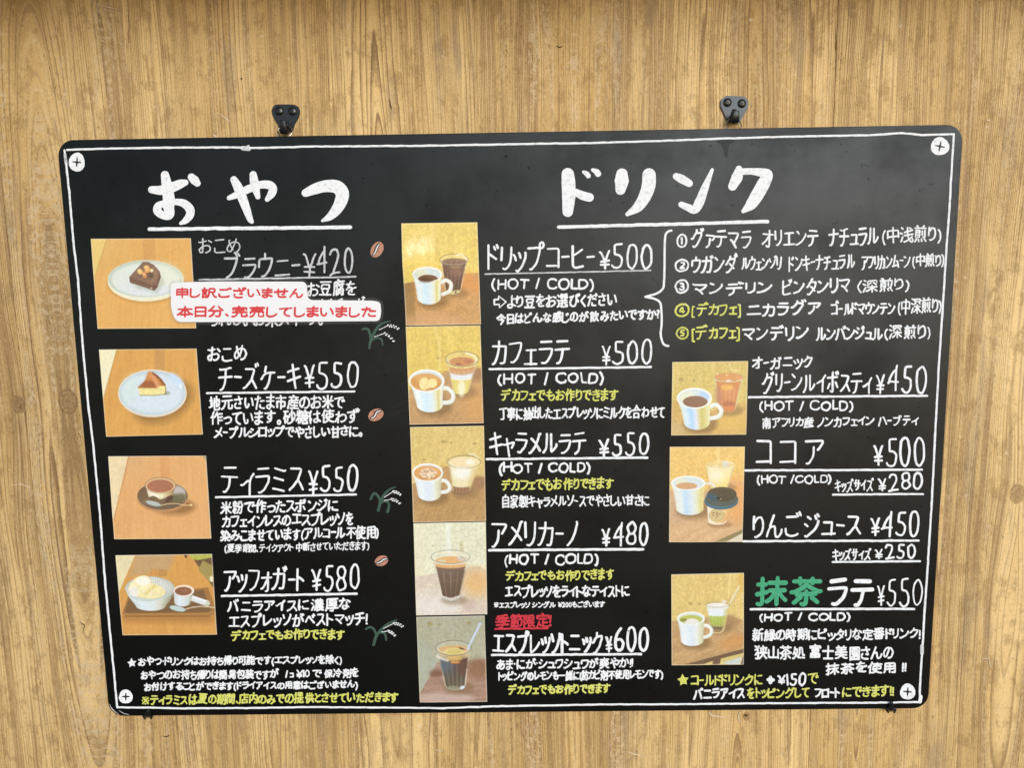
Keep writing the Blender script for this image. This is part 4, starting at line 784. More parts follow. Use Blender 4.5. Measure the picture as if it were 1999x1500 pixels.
def write(text, x0, x1, yc0, yc1, h, sw, mat, name, parent, z0=0.0, jit=1.0):
    cur, cells = 0.0, []
    for ch in text:
        if ch == ' ': cur += 36; continue
        g = GL[ch]; a_ = np.vstack(g); gx0, gx1 = a_[:, 0].min(), a_[:, 0].max()
        wf = 0.5 if ch == 'ー' else 1.0
        if ch in '()':
            wf = 0.9; g = [np.c_[s_[:, 0], 36 + (s_[:, 1] - 36) * 0.80] for s_ in g]
        cells.append((ch, g, cur, gx0, wf)); w_ = (gx1 - gx0) * wf
        cur += w_ + (26 if ch in '・、。' else 11 if ch in SMALL else 18)
        last = w_
    total = cells[-1][2] + last
    inks = np.vstack([np.vstack(c[1]) for c in cells]); ylo, yhi = inks[:, 1].min(), inks[:, 1].max()
    sx_ = (x1 - x0 - sw) / max(total, 1e-6) if len(cells) > 1 or total > 8 else 1
    sy_ = (h - sw) / max(yhi - ylo, 1e-6)
    V, F = [], []; em = h; jit = jit * (1.45 if h < 34 and jit > 0.9 else 1.0)
    for ch, g, cx, gx0, wf in cells:
        al = rng.normal(0, 0.025) * jit; s1 = 1 + rng.normal(0, 0.035) * jit; s2 = 1 + rng.normal(0, 0.035) * jit
        ox, oy = rng.normal(0, 0.012) * h * jit, rng.normal(0, 0.022) * h * jit
        cen = np.array([(gx0 + np.vstack(g)[:, 0].max()) / 2, (ylo + yhi) / 2])
        for st in g:
            q = (st - cen) * [s1, s2]
            q = np.c_[q[:, 0] - q[:, 1] * al + 0.02 * q[:, 1], q[:, 1] + q[:, 0] * (al + 0.02)]
            q = q + cen + rng.normal(0, 0.9, q.shape) * jit
            X = x0 + sw / 2 + (cx + (q[:, 0] - gx0) * wf) * sx_ + ox
            base = yc0 + (yc1 - yc0) * (X - x0) / max(x1 - x0, 1)
            Yp = base + h / 2 - sw / 2 - (q[:, 1] - ylo) * sy_ + oy
            P = soften(np.c_[X, Yp], em)
            w0 = sw * (1 + rng.normal(0, 0.07))
            ww = w0 * (1 + 0.07 * np.sin(np.linspace(0, 5, len(P)) + rng.uniform(0, 6)))
            ribbon(P, ww, V, F, cap=4)
    return to_mesh(name, V, F, mat, parent, z0)

for (text, x0, x1, yc0, yc1, h, sw, col, name) in RUNS:
    o = write(text, x0, x1, yc0, yc1, h, sw, PAINT[col], name, board)
    if col == 'y': o['label'] = 'yellow handwriting'
    elif col == 'r': o['label'] = 'red handwriting'
    elif col == 'g': o['label'] = 'thick green handwriting'

# rules under the item names
UND = [((389, 546.5), (694, 540.5), 3.4, 's'), ((404, 768), (692, 764.5), 4, 'w'), ((421.5, 971.5), (695, 966), 4, 'w'), ((433, 1164.5), (696, 1160), 4.4, 'w'),
       ((947, 535.4), (1270, 528), 2.8, 's'), ((955.5, 721), (1270, 717), 4.2, 'w'), ((950, 897), (1263, 894), 4.4, 'w'), ((955, 1075), (1256, 1073), 5, 'w'),
       ((967, 1229), (1068.5, 1227.3), 3.6, 'r'), ((960.5, 1279.8), (1251, 1278), 4.6, 'w'), ((1462, 776), (1810, 773), 4.4, 'w'), ((1455, 919), (1800, 917.6), 4.4, 'w'),
       ((1626, 966.4), (1802, 965), 4, 'w'), ((1451, 1057.4), (1793, 1056), 4.4, 'w'), ((1625.6, 1098), (1796, 1096.4), 4, 'w'), ((1465.5, 1190.4), (1784.6, 1189.4), 4.6, 'w')]
for a_, b_, w_, c in UND:
    o = strokes('underline', [((a_, b_), w_)], PAINT[c], board, wob=0.22)
    if c == 'r': o['label'] = 'red underline'
strokes('underline', [(((291.5, 447.3), (683.5, 443.7)), 7)], MW, board, wob=0.25)
strokes('underline', [(((1090.5, 443.3), (1498.5, 432.6)), 6.6)], MW, board, wob=0.25)

# the two big headings, filled strokes
def zoomed(L, bx, by, k): return [(catmull([(p[0] / k + bx, p[1] / k + by) for p in s], [p[2] / k for p in s])) for s in L]
T1 = [[(560, 372, 40), (610, 375, 52), (665, 362, 58), (720, 340, 50), (748, 332, 34)],
      [(634, 290, 46), (645, 350, 60), (655, 420, 66), (655, 470, 62), (662, 508, 48), (645, 522, 38), (610, 508, 44), (592, 488, 48), (598, 462, 42), (640, 446, 34), (690, 440, 34), (738, 448, 44), (772, 480, 50), (772, 515, 46), (748, 545, 36), (722, 560, 18)],
      [(782, 302, 42), (800, 320, 50), (814, 336, 38)],
      [(992, 418, 26), (1040, 398, 40), (1100, 368, 44), (1165, 345, 42), (1215, 346, 48), (1236, 368, 48), (1226, 398, 44), (1204, 426, 26)],
      [(1018, 316, 40), (1042, 360, 52), (1068, 425, 52), (1090, 485, 44), (1108, 535, 34), (1118, 550, 24)],
      [(1126, 288, 40), (1132, 330, 50), (1142, 375, 42), (1152, 412, 28)],
      [(1418, 390, 44), (1470, 368, 60), (1530, 352, 66), (1590, 356, 74), (1622, 390, 76), (1614, 440, 70), (1585, 490, 58), (1550, 525, 40), (1512, 545, 16)]]
T2 = [[(241, 222, 54), (244, 260, 60), (245, 320, 58), (241, 385, 46)], [(275, 300, 30), (305, 315, 38), (335, 323, 38)],
      [(310, 213, 14), (322, 220, 22), (330, 229, 22)], [(350, 204, 16), (366, 212, 26), (372, 220, 28)],
      [(476, 222, 50), (475, 252, 62), (470, 290, 44)], [(594, 225, 58), (592, 270, 60), (575, 320, 54), (545, 365, 44), (500, 396, 18)],
      [(712, 232, 30), (735, 243, 38), (768, 262, 32)], [(734, 354, 26), (765, 368, 32), (792, 376, 36), (812, 345, 42), (835, 285, 34), (868, 203, 14)],
      [(984, 200, 30), (976, 235, 50), (956, 275, 38)], [(985, 212, 28), (1040, 210, 28), (1095, 218, 42), (1108, 228, 46), (1090, 265, 56), (1062, 315, 56), (1035, 355, 48), (1003, 383, 18)]]
T1L, T2L = [T1[0:3], T1[3:6], T1[6:7]], [T2[0:4], T2[4:6], T2[6:8], T2[8:10]]
for grp in T1L: strokes('title_lettering', zoomed(grp, 100, 240, 2.856), MW, board, cap=8)
for grp in T2L: strokes('title_lettering', zoomed(grp, 1000, 240, 2.2236), MW, board, cap=8)

# hand-drawn white frame
FR = [[(131, 292.5), (200, 290), (330, 288), (460, 287.5), (490, 289), (600, 286), (820, 284.5), (1000, 281.4), (1150, 279), (1288, 275), (1405, 270.6), (1500, 267.5), (1640, 264.5), (1693, 264), (1725, 262), (1760, 259.3), (1800, 263.4), (1862, 261.6)],
      [(1862, 261.6), (1858, 330), (1852.6, 420), (1848, 478.5), (1843.5, 550), (1838.6, 628), (1832, 729), (1825, 860), (1819, 985), (1810.8, 1110), (1804.5, 1200), (1801, 1266), (1799, 1290), (1796, 1338), (1795.5, 1372)],
      [(1795.5, 1372), (1700, 1373), (1500, 1374), (1320, 1376), (1210, 1376), (1080, 1378), (962.6, 1380), (866, 1383.6), (770, 1382.7), (600, 1381.5), (480, 1383.5), (360, 1384), (290, 1383), (228.8, 1382)],
      [(228.8, 1382), (219, 1280), (206, 1147.5), (200, 1070), (195, 1003), (181, 860), (174, 808), (161.5, 678), (152, 545), (143.8, 478), (135, 373), (128, 310), (126, 293)]]
for k, p in enumerate(FR): strokes('frame_line', [(p, 4.0 if k != 2 else 3.7)], MW, board, wob=0.2)
strokes('paint_blob', [([(474, 289), (486, 290.5)], [9, 8]), ([(482, 287), (485, 285)], 5)], MS, board)
strokes('paint_blob', [([(1800, 1262), (1800, 1276)], [7, 7])], MS, board)
strokes('paint_blob', [([(126.5, 300), (129, 318)], [5, 6])], MS, board)
strokes('paint_blob', [([(1797.5, 1361), (1796, 1371)], [7, 7])], MW, board)

# drawn screw heads in the corners
for (cx, cy, rx, ry, an) in ((150, 316.5, 15.5, 18.5, 0.1), (1835, 285.5, 18, 17.5, 0.2), (245.5, 1361, 13.5, 13.8, 0.0), (1772, 1351.5, 15, 15.5, 0.05)):
    V, F = [], []
    V.append((cx, cy, 0.0002))
    for k in range(36):
        t = 2 * math.pi * k / 36; rr = 1 + 0.035 * math.sin(3 * t + cx) + rng.normal(0, 0.012)
        V.append((cx + rx * rr * math.cos(t), cy + ry * rr * math.sin(t), 0.00006))
    for k in range(36): F.append((0, 1 + k, 1 + (k + 1) % 36))
    sc = to_mesh('drawn_screw', V, F, MW, board)
    c_, s_ = math.cos(an), math.sin(an); l = rx * 0.50
    VV, FF = [], []
    for dx, dy in ((c_, s_), (-s_, c_)):
        ribbon([(cx - dx * l, cy - dy * l), (cx, cy), (cx + dx * l, cy + dy * l)], [2.0, 3.6, 2.0], VV, FF, base=0.00026, dome=0.00006)
    pts_ = plane_pt(np.array(VV)[:, :2], np.array(VV)[:, 2])
    cr = mesh_obj('cross_mark', pts_, [f[::-1] for f in FF], MK, board)
    cr.parent = sc

# brace in front of the list of coffees, and the outlined arrow
def zp(L, bx, by, k): return [(x / k + bx, y / k + by) for x, y in L]
br = zp([(187, 92), (165, 100), (150, 125), (146, 200), (145, 320), (142, 400), (136, 440), (100, 470), (30, 491), (85, 503), (118, 525), (126, 570), (128, 650), (122, 710), (130, 755), (145, 780), (168, 786)], 1250, 420, 3.075)
P_, W2 = catmull(br[:9], [4.2] * 9, 4); Q_, W3 = catmull(br[8:], [4.2] * 9, 4)
strokes('brace_line', [(P_, W2), (Q_, W3)], MW, board)
ar = zp([(695, 590), (725, 588), (727, 565), (778, 605), (733, 645), (730, 622), (697, 625), (695, 590)], 770, 420, 3.571)
strokes('arrow_outline', [(ar, 4)], MW, board)
# stars
def star(cx, cy, r, mat):
    V, F = [(cx, cy, 0.0003)], []
    for k in range(10):
        t = math.pi / 2 + 0.12 + math.pi * k / 5; q = r * (1 if k % 2 == 0 else 0.50) * (1 + rng.normal(0, .05))
        V.append((cx + q * math.cos(t), cy - q * math.sin(t), 0.00008))
    for k in range(10): F.append((0, 1 + (k + 1) % 10, 1 + k))
    return to_mesh('star_mark', V, F, mat, board)
star(257.5, 1295.5, 9.5, MW); s_ = star(1333.5, 1329, 12, MY); s_['label'] = 'yellow star'
# coffee beans
for (cx, cy, a_, b_, an, S) in ((736, 487.4, 16.5, 11.5, -1.05, [(739.5, 477), (735, 484), (733, 490), (728.5, 497.5)]), (733.7, 810.3, 15.5, 11.5, -0.45, [(742.5, 802.5), (735, 805), (731, 813), (724.5, 817)]), (744.8, 1095.6, 13.5, 10, -0.35, [(755, 1092), (748, 1093), (742, 1098), (735, 1100)])):
    V, F = [(cx, cy, 0.00022)], []
    for k in range(28):
        t = 2 * math.pi * k / 28; u, v = a_ * math.cos(t) * (1 + rng.normal(0, .015)), b_ * math.sin(t)
        V.append((cx + u * math.cos(an) - v * math.sin(an), cy + u * math.sin(an) + v * math.cos(an), 0.00006))
    for k in range(28): F.append((0, 1 + k, 1 + (k + 1) % 28))
    bn = to_mesh('coffee_bean_drawing', V, F, MBEAN, board)
    P, w_ = catmull(S, [5.5, 6, 6, 4.5]); VV, FF = [], []; ribbon(P, w_, VV, FF, base=0.00026, dome=0.00004)
    o = to_mesh('bean_crease', VV, FF, MK, board); o.parent = bn
    P, w_ = catmull([(x + .6, y) for x, y in S], [1.6, 2.2, 2.2, 1.6]); VV, FF = [], []; ribbon(P, w_, VV, FF, base=0.00036, dome=0.00004)
    o = to_mesh('bean_white_line', VV, FF, MW, board); o.parent = bn  # narrow white S line drawn over the black crease
# rice ears
def ear(bx, by, k, leaves, ears_):
    lv = []
    for L, wd in leaves: lv.append(catmull(zp(L, bx, by, k), [w / k for w in wd]))
    r_ = strokes('rice_plant_drawing', lv, MLEAF, board)
    VV, FF = [], []
    for stem, end in ears_:
        s0, s1 = zp(stem, bx, by, k); e1 = zp([end], bx, by, k)[0]
        ribbon([s0, s1], [1.2, 1.4], VV, FF, base=0.00026, dome=0.00006, cap=4)
        n = 9
        for j in range(n):
            t = j / (n - 1); u = (s1[0] * (1 - t) + e1[0] * t, s1[1] * (1 - t) + e1[1] * t - 3.2 * math.sin(t * 2.6))
            q = (u[0] + rng.normal(0, .5), u[1] + (1.5 if j % 2 else -1.5))
            ribbon([q, (q[0] + 1.4, q[1] + (1 if j % 2 else .2))], [2.3, 2.1], VV, FF, base=0.00026, dome=0.00006, cap=4)
    o = to_mesh('rice_grain', VV, FF, MW, board); o.parent = r_
ear(700, 440, 5, [([(105, 1200), (115, 1140), (140, 1070), (195, 985), (250, 950), (312, 937)], [20, 26, 26, 24, 18, 10]), ([(118, 1130), (112, 1070), (98, 1025), (70, 1008), (38, 1014)], [20, 24, 24, 22, 20]), ([(130, 1130), (160, 1102), (200, 1102), (228, 1125), (234, 1170)], [14, 18, 18, 16, 12])],
    [([(202, 1020), (285, 980)], (388, 1020)), ([(155, 1088), (250, 1056)], (345, 1145))])
ear(700, 780, 3, [([(115, 652), (128, 605), (150, 560), (180, 530), (216, 514)], [16, 18, 16, 12, 6]), ([(128, 600), (112, 565), (90, 552), (70, 585)], [14, 14, 14, 14]), ([(138, 603), (162, 598), (178, 618), (170, 660)], [10, 12, 14, 16])],
    [([(150, 575), (200, 542)], (243, 565)), ([(148, 594), (190, 586)], (240, 617))])
ear(700, 780, 3, [([(88, 1440), (103, 1390), (140, 1342), (180, 1312), (222, 1294)], [16, 18, 14, 12, 8]), ([(105, 1385), (90, 1350), (68, 1335), (42, 1348)], [14, 14, 14, 10]), ([(112, 1372), (135, 1366), (155, 1378), (162, 1412)], [12, 14, 14, 10])],
    [([(145, 1344), (205, 1314)], (256, 1338)), ([(135, 1364), (172, 1359)], (213, 1392))])

# wiped black smudges and the glossy drip under the right hook
MSM = simple_mat('wiped_black_smear', (0.0032, 0.0032, 0.0034), 0.62, 0.32)
MDRIP = simple_mat('dark_dried_drip', (0.0022, 0.0024, 0.0027), 0.42, 0.20)
MDRIP.node_tree.nodes['Principled BSDF'].inputs['Specular Tint'].default_value = (0.85, 0.94, 1.0, 1.0)
def flat(name, L, mat, z0=0.0):
    V, F = [], []
    for P, w_ in L:
        P, w_ = catmull(P, w_); ribbon(P, w_, V, F, base=0.00002, dome=0.00001)
    return to_mesh(name, V, F, mat, board, z0)
SM = [([(180, 1150), (200, 1220), (215, 1300)], [40, 60, 30]), ([(230, 1325), (300, 1300), (410, 1262)], [30, 44, 14]), ([(110, 1445), (250, 1425), (380, 1408)], [46, 30, 14]), ([(180, 1345), (130, 1370), (112, 1435)], [30, 44, 30]), ([(440, 1040), (420, 1090), (370, 1130)], [50, 56, 24])]
for s in SM: flat('wipe_smudge', [(zp(s[0], 700, 440, 5), [w / 5 for w in s[1]])], MSM)
for s in ([(762, 798), (780, 790), (796, 786)], [(755, 812), (775, 806), (796, 800)]): flat('wipe_smudge', [(s, [5, 10, 4])], MSM)
flat('drip_mark', [([(1400, 276), (1416, 277), (1432, 276)], [3, 13, 4]), ([(1415, 278), (1417, 290), (1417.5, 304)], [18, 10, 6])], MDRIP)

for P_ in ([(218, 1383), (224, 1390), (232, 1395)], [(214, 1376), (219, 1386), (226, 1392)], [(232, 1388), (242, 1394), (252, 1396)]):
    flat('corner_scuff', [(P_, [0.6, 1.3, 0.5])], MS)

# ------------------------------------------------------------------ printed photographs: the picture of each print is painted procedurally
def vnoise(x, y, seed):
    xi, yi = np.floor(x), np.floor(y); fx, fy = x - xi, y - yi
    fx = fx * fx * (3 - 2 * fx); fy = fy * fy * (3 - 2 * fy)
    def hsh(a_, b_):
        v = np.sin(a_ * 127.1 + b_ * 311.7 + seed * 74.7) * 43758.5453; return v - np.floor(v)
    return (hsh(xi, yi) * (1 - fx) + hsh(xi + 1, yi) * fx) * (1 - fy) + (hsh(xi, yi + 1) * (1 - fx) + hsh(xi + 1, yi + 1) * fx) * fy
def fbm(x, y, seed, o=4):
    s, a_, t = 0, 1.0, 0
    for k in range(o): s = s + a_ * vnoise(x * 2 ** k, y * 2 ** k, seed + k * 3.1); t += a_; a_ *= 0.55
    return s / t
class Pic:
    def __init__(s, x, y): s.x, s.y = x, y; s.c = np.zeros(x.shape + (3,))
    def put(s, m, col, al=1.0):
        m = np.clip(m * al, 0, 1)[..., None]; s.c = s.c * (1 - m) + np.asarray(col, float) * m
    def fill(s, col): s.c[:] = col
    def shade(s, m, k): s.c = s.c * (1 - np.clip(m, 0, 1)[..., None] * (1 - k))
    def ell(s, cx, cy, a_, b_, rot=0.0, soft=7.0):
        t = math.radians(rot); dx, dy = s.x - cx, s.y - cy
        u, v = dx * math.cos(t) + dy * math.sin(t), -dx * math.sin(t) + dy * math.cos(t)
        r = np.sqrt((u / a_) ** 2 + (v / b_) ** 2) + 1e-9
        return np.clip(0.5 + (1 - r) * np.sqrt(u * u + v * v + 1) / r / soft, 0, 1)
    def ring(s, cx, cy, a_, b_, w_, rot=0, soft=6, y0=None, y1=None):
        m = np.clip(s.ell(cx, cy, a_ + w_ / 2, b_ + w_ / 2, rot, soft) - s.ell(cx, cy, a_ - w_ / 2, b_ - w_ / 2, rot, soft), 0, 1)
        if y0 is not None: m = m * (s.y > y0)
        if y1 is not None: m = m * (s.y < y1)
        return m
    def dist(s, pts, closed=True):
        d = np.full(s.x.shape, 1e9); ins = np.zeros(s.x.shape, bool); n = len(pts)
        for i in range(n if closed else n - 1):
            (x1, y1), (x2, y2) = pts[i], pts[(i + 1) % n]; ex, ey = x2 - x1, y2 - y1
            t = np.clip(((s.x - x1) * ex + (s.y - y1) * ey) / (ex * ex + ey * ey + 1e-9), 0, 1)
            d = np.minimum(d, np.hypot(s.x - x1 - t * ex, s.y - y1 - t * ey))
            if closed:
                c = ((y1 > s.y) != (y2 > s.y)) & (s.x < (x2 - x1) * (s.y - y1) / (y2 - y1 + 1e-12) + x1); ins ^= c
        return np.where(ins, -d, d)
    def poly(s, pts, soft=7.0): return np.clip(0.5 - s.dist(pts) / soft, 0, 1)
    def line(s, pts, w_, soft=6.0): return np.clip(0.5 - (s.dist(pts, False) - w_ / 2) / soft, 0, 1)
    def ramp(s, t, stops):
        t = np.clip(t, 0, 1); ts = [q[0] for q in stops]
        return np.stack([np.interp(t, ts, [q[1][k] for q in stops]) for k in range(3)], -1)
    def blend(s, m, C): m = np.clip(m, 0, 1)[..., None]; s.c = s.c * (1 - m) + C * m
    def vessel(s, rim, base, stops, waist=0.0, bow=1.0, soft=7.0):
        """body of a cup or glass between a rim ellipse and a base ellipse, coloured across its width"""
        (cx, cy, a_, b_), (dx, dy, e_, f_) = rim, base
        t = np.clip((s.y - cy) / (dy - cy), -0.5, 1.6); tt = np.clip(t, 0, 1)
        prof = tt ** bow
        mid = cx + (dx - cx) * tt; half = a_ + (e_ - a_) * prof - waist * np.sin(np.pi * tt) * a_
        u = (s.x - mid) / half
        side = np.clip(0.5 + (half - np.abs(s.x - mid)) / soft, 0, 1) * (t > 0) * (t < 1.0)
        m = np.maximum(side, s.ell(dx, dy, e_, f_, 0, soft) * (s.y > dy - 2)); m = np.maximum(m, s.ell(cx, cy, a_, b_, 0, soft) * (s.y > cy - 2) * (s.y < cy + b_ + 5))
        s.blend(m, s.ramp((u + 1) / 2, stops)); return m, u, t
    def wood(s, m, cols, ang, seed, f=1.0):
        t = math.radians(ang); u, v = s.x * math.cos(t) + s.y * math.sin(t), -s.x * math.sin(t) + s.y * math.cos(t)
        n = fbm(u / 34 * f, v / 420 * f, seed) * 0.55 + fbm(u / 150 * f, v / 500 * f, seed + 9) * 0.30 + fbm(s.x / 60, s.y / 60, seed + 5) * 0.15
        s.blend(m, s.ramp((n - 0.25) / 0.5, [(-0.6, cols[0]), (0.5, cols[1]), (1.6, cols[2])]))
    def mottle(s, m, amt, k, seed):
        n = fbm(s.x / k, s.y / k, seed) - 0.5; s.c = s.c * (1 + np.clip(m, 0, 1)[..., None] * amt * n[..., None] * 1.2)
WT = [(0, (215, 222, 218)), (.12, (232, 240, 240)), (.35, (205, 228, 242)), (.6, (218, 230, 235)), (.74, (226, 226, 200)), (.84, (214, 200, 130)), (.93, (232, 230, 200)), (1, (205, 208, 190))]
WT2 = [(0, (215, 218, 214)), (.15, (228, 234, 238)), (.45, (214, 224, 234)), (.7, (224, 228, 228)), (.86, (216, 214, 178)), (1, (196, 194, 168))]
def handle(p, pts, w_, col, hi=(238, 240, 236)):
    pts = [tuple(v) for v in catmull(pts, [1] * len(pts), 3)[0]]
    p.put(p.line(pts, w_ + 10, 14), (150, 130, 90), .45); p.put(p.line(pts, w_), col); p.put(p.line([(x - w_ * .12, y - w_ * .16) for x, y in pts], w_ * .35, 12), hi, .7)
def sheet_wall(p, cols, seed, knots=()):
    p.wood(np.ones(p.x.shape), cols, 0, seed, 1.1); p.mottle(np.ones(p.x.shape), .16, 26, seed + 2)
    for kx, ky, r in knots: p.put(p.ell(kx, ky, r * 1.25, r * .8, 12, r * .9), (150, 130, 70), .6)
YW = [(206, 178, 88), (226, 199, 108), (238, 216, 134)]

def pic_brownie(p):
    p.wood(np.ones(p.x.shape), [(206, 150, 80), (220, 168, 94), (230, 184, 112)], 2, 1)
    p.put(np.clip((900 - p.y) / 700, 0, 1) * np.clip((900 - p.x) / 700, 0, 1), (214, 180, 116), .5)
    p.put(p.poly([(840, 60), (1020, 60), (1025, 420), (850, 420)]), (196, 142, 84), .5)
    p.put(p.poly([(40, 60), (300, 60), (120, 700), (60, 700)]), (226, 196, 118), .95); p.put(p.line([(300, 90), (120, 680)], 14, 24), (184, 140, 70), .5)
    p.put(p.ell(890, 760, 580, 290, 0, 60), (168, 108, 48), .45)
    p.put(p.ell(885, 730, 568, 300), (206, 190, 146)); p.put(p.ell(885, 718, 568, 308), (234, 226, 196)); p.put(p.ell(885, 700, 568, 292), (226, 228, 204)); p.put(p.ell(880, 690, 556, 278), (190, 200, 184)); p.put(p.ell(885, 700, 510, 245, 0, 50), (216, 222, 214))
    p.put(p.ell(1180, 620, 260, 140, 20, 200), (226, 226, 206), .7); p.put(p.ell(900, 850, 400, 80, 3, 120), (214, 220, 224), .8)
    p.put(p.poly([(650, 720), (1020, 880), (1130, 660), (1160, 760), (1060, 900), (760, 830)], 60), (150, 150, 120), .4)
    p.put(p.poly([(640, 660), (845, 435), (920, 435), (1010, 480), (1095, 580), (1115, 660), (1060, 820), (1015, 868), (650, 740)]), (112, 84, 68))
    p.put(p.poly([(645, 660), (850, 445), (915, 440), (1005, 490), (1090, 590), (1050, 770), (985, 790), (760, 715)]), (134, 104, 84))
    p.put(p.poly([(1000, 500), (1060, 590), (1040, 700), (970, 770), (930, 740), (1000, 620)], 40), (158, 122, 90), .8)
    p.put(p.poly([(650, 672), (960, 770), (975, 850), (655, 745)]), (118, 86, 68)); p.mottle(p.poly([(640, 660), (845, 435), (920, 435), (1095, 580), (1115, 660), (1015, 868), (650, 740)]), .25, 22, 4)
    p.put(p.ell(960, 640, 50, 40, 30, 40), (90, 76, 66), .8)
    for cx, cy, a_, b_, r, c in ((800, 580, 46, 38, 60, (224, 184, 116)), (900, 520, 46, 34, 10, (232, 178, 108)), (915, 560, 52, 38, -30, (214, 150, 86)), (868, 630, 32, 56, -22, (204, 138, 80)), (975, 565, 24, 26, 0, (232, 222, 180))):
        p.put(p.ell(cx + 6, cy + 10, a_, b_, r, 16), (84, 60, 46), .7); p.put(p.ell(cx, cy, a_, b_, r), c); p.put(p.ell(cx - 8, cy - 10, a_ * .5, b_ * .4, r, 18), (246, 214, 160), .7)
    p.put(p.ell(970, 828, 14, 8, 20, 8), (226, 214, 206))
def pic_cheesecake(p):
    p.wood(np.ones(p.x.shape), [(196, 140, 68), (212, 158, 84), (224, 174, 98)], 3, 11)
    p.put(p.poly([(930, 60), (1085, 60), (1090, 440), (930, 440)]), (186, 138, 84), .55)
    p.put(p.poly([(40, 60), (350, 60), (140, 860), (80, 860)]), (234, 226, 190)); p.put(p.line([(355, 90), (140, 850)], 12, 22), (170, 124, 60), .6)
    p.put(p.ell(1060, 900, 480, 300, -25, 160), (130, 96, 52), .65)
    p.put(p.ell(895, 780, 528, 366), (206, 190, 168)); p.put(p.ell(895, 768, 525, 360), (244, 222, 202)); p.put(p.ell(893, 768, 512, 346), (186, 202, 208)); p.put(p.ell(893, 775, 470, 305, 0, 60), (208, 220, 228))
    p.put(p.ell(560, 700, 130, 200, 20, 150), (206, 222, 216), .7); p.put(p.ell(1260, 560, 140, 60, 40, 80), (196, 216, 238), .9); p.put(p.ell(1330, 660, 14, 40, -20, 20), (240, 248, 252), .8)
    p.put(p.ell(1110, 770, 60, 30, 0, 30), (120, 120, 90), .5)
    p.put(p.poly([(672, 690), (700, 800), (930, 805), (1080, 785), (1110, 690), (1090, 640)]), (234, 220, 150)); p.put(p.line([(700, 803), (930, 806), (1085, 786)], 10), (116, 84, 40), .8); p.put(p.line([(1098, 680), (1100, 790)], 12), (110, 84, 44), .8)
    p.put(p.poly([(670, 692), (740, 620), (800, 545), (830, 440), (850, 430), (960, 480), (1040, 560), (1100, 650), (1060, 660), (990, 660), (965, 690)]), (190, 122, 66))
    p.put(p.poly([(680, 680), (800, 570), (930, 600), (955, 690)], 50), (152, 92, 58), .9); p.put(p.line([(860, 470), (930, 560), (975, 650)], 50, 50), (226, 172, 128), .8); p.put(p.line([(900, 460), (1010, 550), (1085, 650)], 22, 26), (96, 56, 44), .8)
    p.mottle(p.poly([(672, 690), (850, 430), (1110, 690), (1080, 785), (700, 800)]), .12, 26, 4); p.put(p.ell(840, 520, 40, 60, 20, 60), (208, 140, 72), .8)
def pic_tiramisu(p):
    p.wood(np.ones(p.x.shape), [(206, 152, 98), (220, 168, 110), (230, 184, 126)], 0, 21)
    p.put(np.clip((700 - p.y) / 600, 0, 1) * np.clip((1000 - p.x) / 500, 0, 1), (208, 166, 122), .6); p.put(p.poly([(890, 60), (1050, 60), (1060, 430), (900, 430)]), (208, 146, 92), .5)
    p.put(p.poly([(30, 60), (385, 60), (145, 1100), (60, 1100)]), (228, 208, 168)); p.mottle(p.poly([(30, 60), (385, 60), (145, 1100), (60, 1100)]), .08, 60, 3); p.put(p.line([(390, 90), (300, 480), (150, 1120)], 16, 26), (176, 124, 70), .6)
    p.put(p.poly([(1590, 70), (1660, 70), (1650, 220)]), (120, 120, 90))
    p.put(p.ell(1120, 900, 330, 130, 0, 130), (128, 90, 54), .7)
    p.put(p.ell(930, 765, 408, 225), (190, 136, 92)); p.put(p.ell(930, 735, 408, 232), (150, 116, 84)); p.put(p.ell(930, 728, 398, 215), (112, 92, 72)); p.put(p.ell(1190, 660, 120, 90, 30, 50), (196, 190, 188), .9); p.put(p.ell(1180, 760, 140, 70, -10, 60), (110, 104, 76), .9)
    p.put(p.ell(640, 720, 90, 90, 0, 60), (120, 96, 70), .8); p.put(p.ell(760, 820, 160, 60, 0, 60), (140, 112, 80), .8); p.put(p.ring(930, 733, 404, 228, 9, y0=740), (206, 160, 118), .8)
    p.put(p.ring(930, 733, 404, 226, 6, y1=700), (90, 72, 52), .7)
    m, u, t = p.vessel((897, 560, 248, 132), (905, 765, 190, 88), [(0, (226, 214, 184)), (.2, (242, 232, 214)), (.55, (226, 218, 178)), (.85, (190, 168, 120)), (1, (150, 124, 86))], bow=.8)
    wavy = 745 + 28 * np.sin(p.x / 45) + 26 * (fbm(p.x / 50, p.y * 0, 6) - .5)
    p.blend(m * np.clip((p.y - wavy) / 14, 0, 1), p.ramp((u + 1) / 2, [(0, (110, 90, 66)), (.5, (128, 104, 80)), (.8, (96, 72, 54)), (1, (80, 60, 44))])); p.mottle(m * (p.y > 720), .3, 24, 8)
    p.put(p.ell(897, 558, 250, 133), (150, 116, 80)); p.put(p.ell(897, 560, 240, 124), (206, 172, 128)); p.put(p.ell(895, 570, 212, 102), (168, 112, 84)); p.mottle(p.ell(895, 570, 212, 102), .08, 30, 5); p.put(p.ring(895, 565, 228, 115, 7, y0=560), (236, 214, 176), .9); p.put(p.ring(895, 560, 226, 112, 5, y1=540), (226, 196, 160), .8)
    p.put(p.ell(790, 858, 132, 42, 14), (112, 106, 92)); p.put(p.ell(784, 850, 122, 36, 14), (176, 186, 180)); p.put(p.line([(900, 885), (1000, 858), (1140, 850), (1280, 878), (1390, 884)], 12), (228, 196, 150)); p.put(p.ell(1390, 874, 20, 14), (240, 214, 160)); p.put(p.line([(1290, 700), (1300, 790), (1240, 830)], 7), (220, 200, 150), .6)
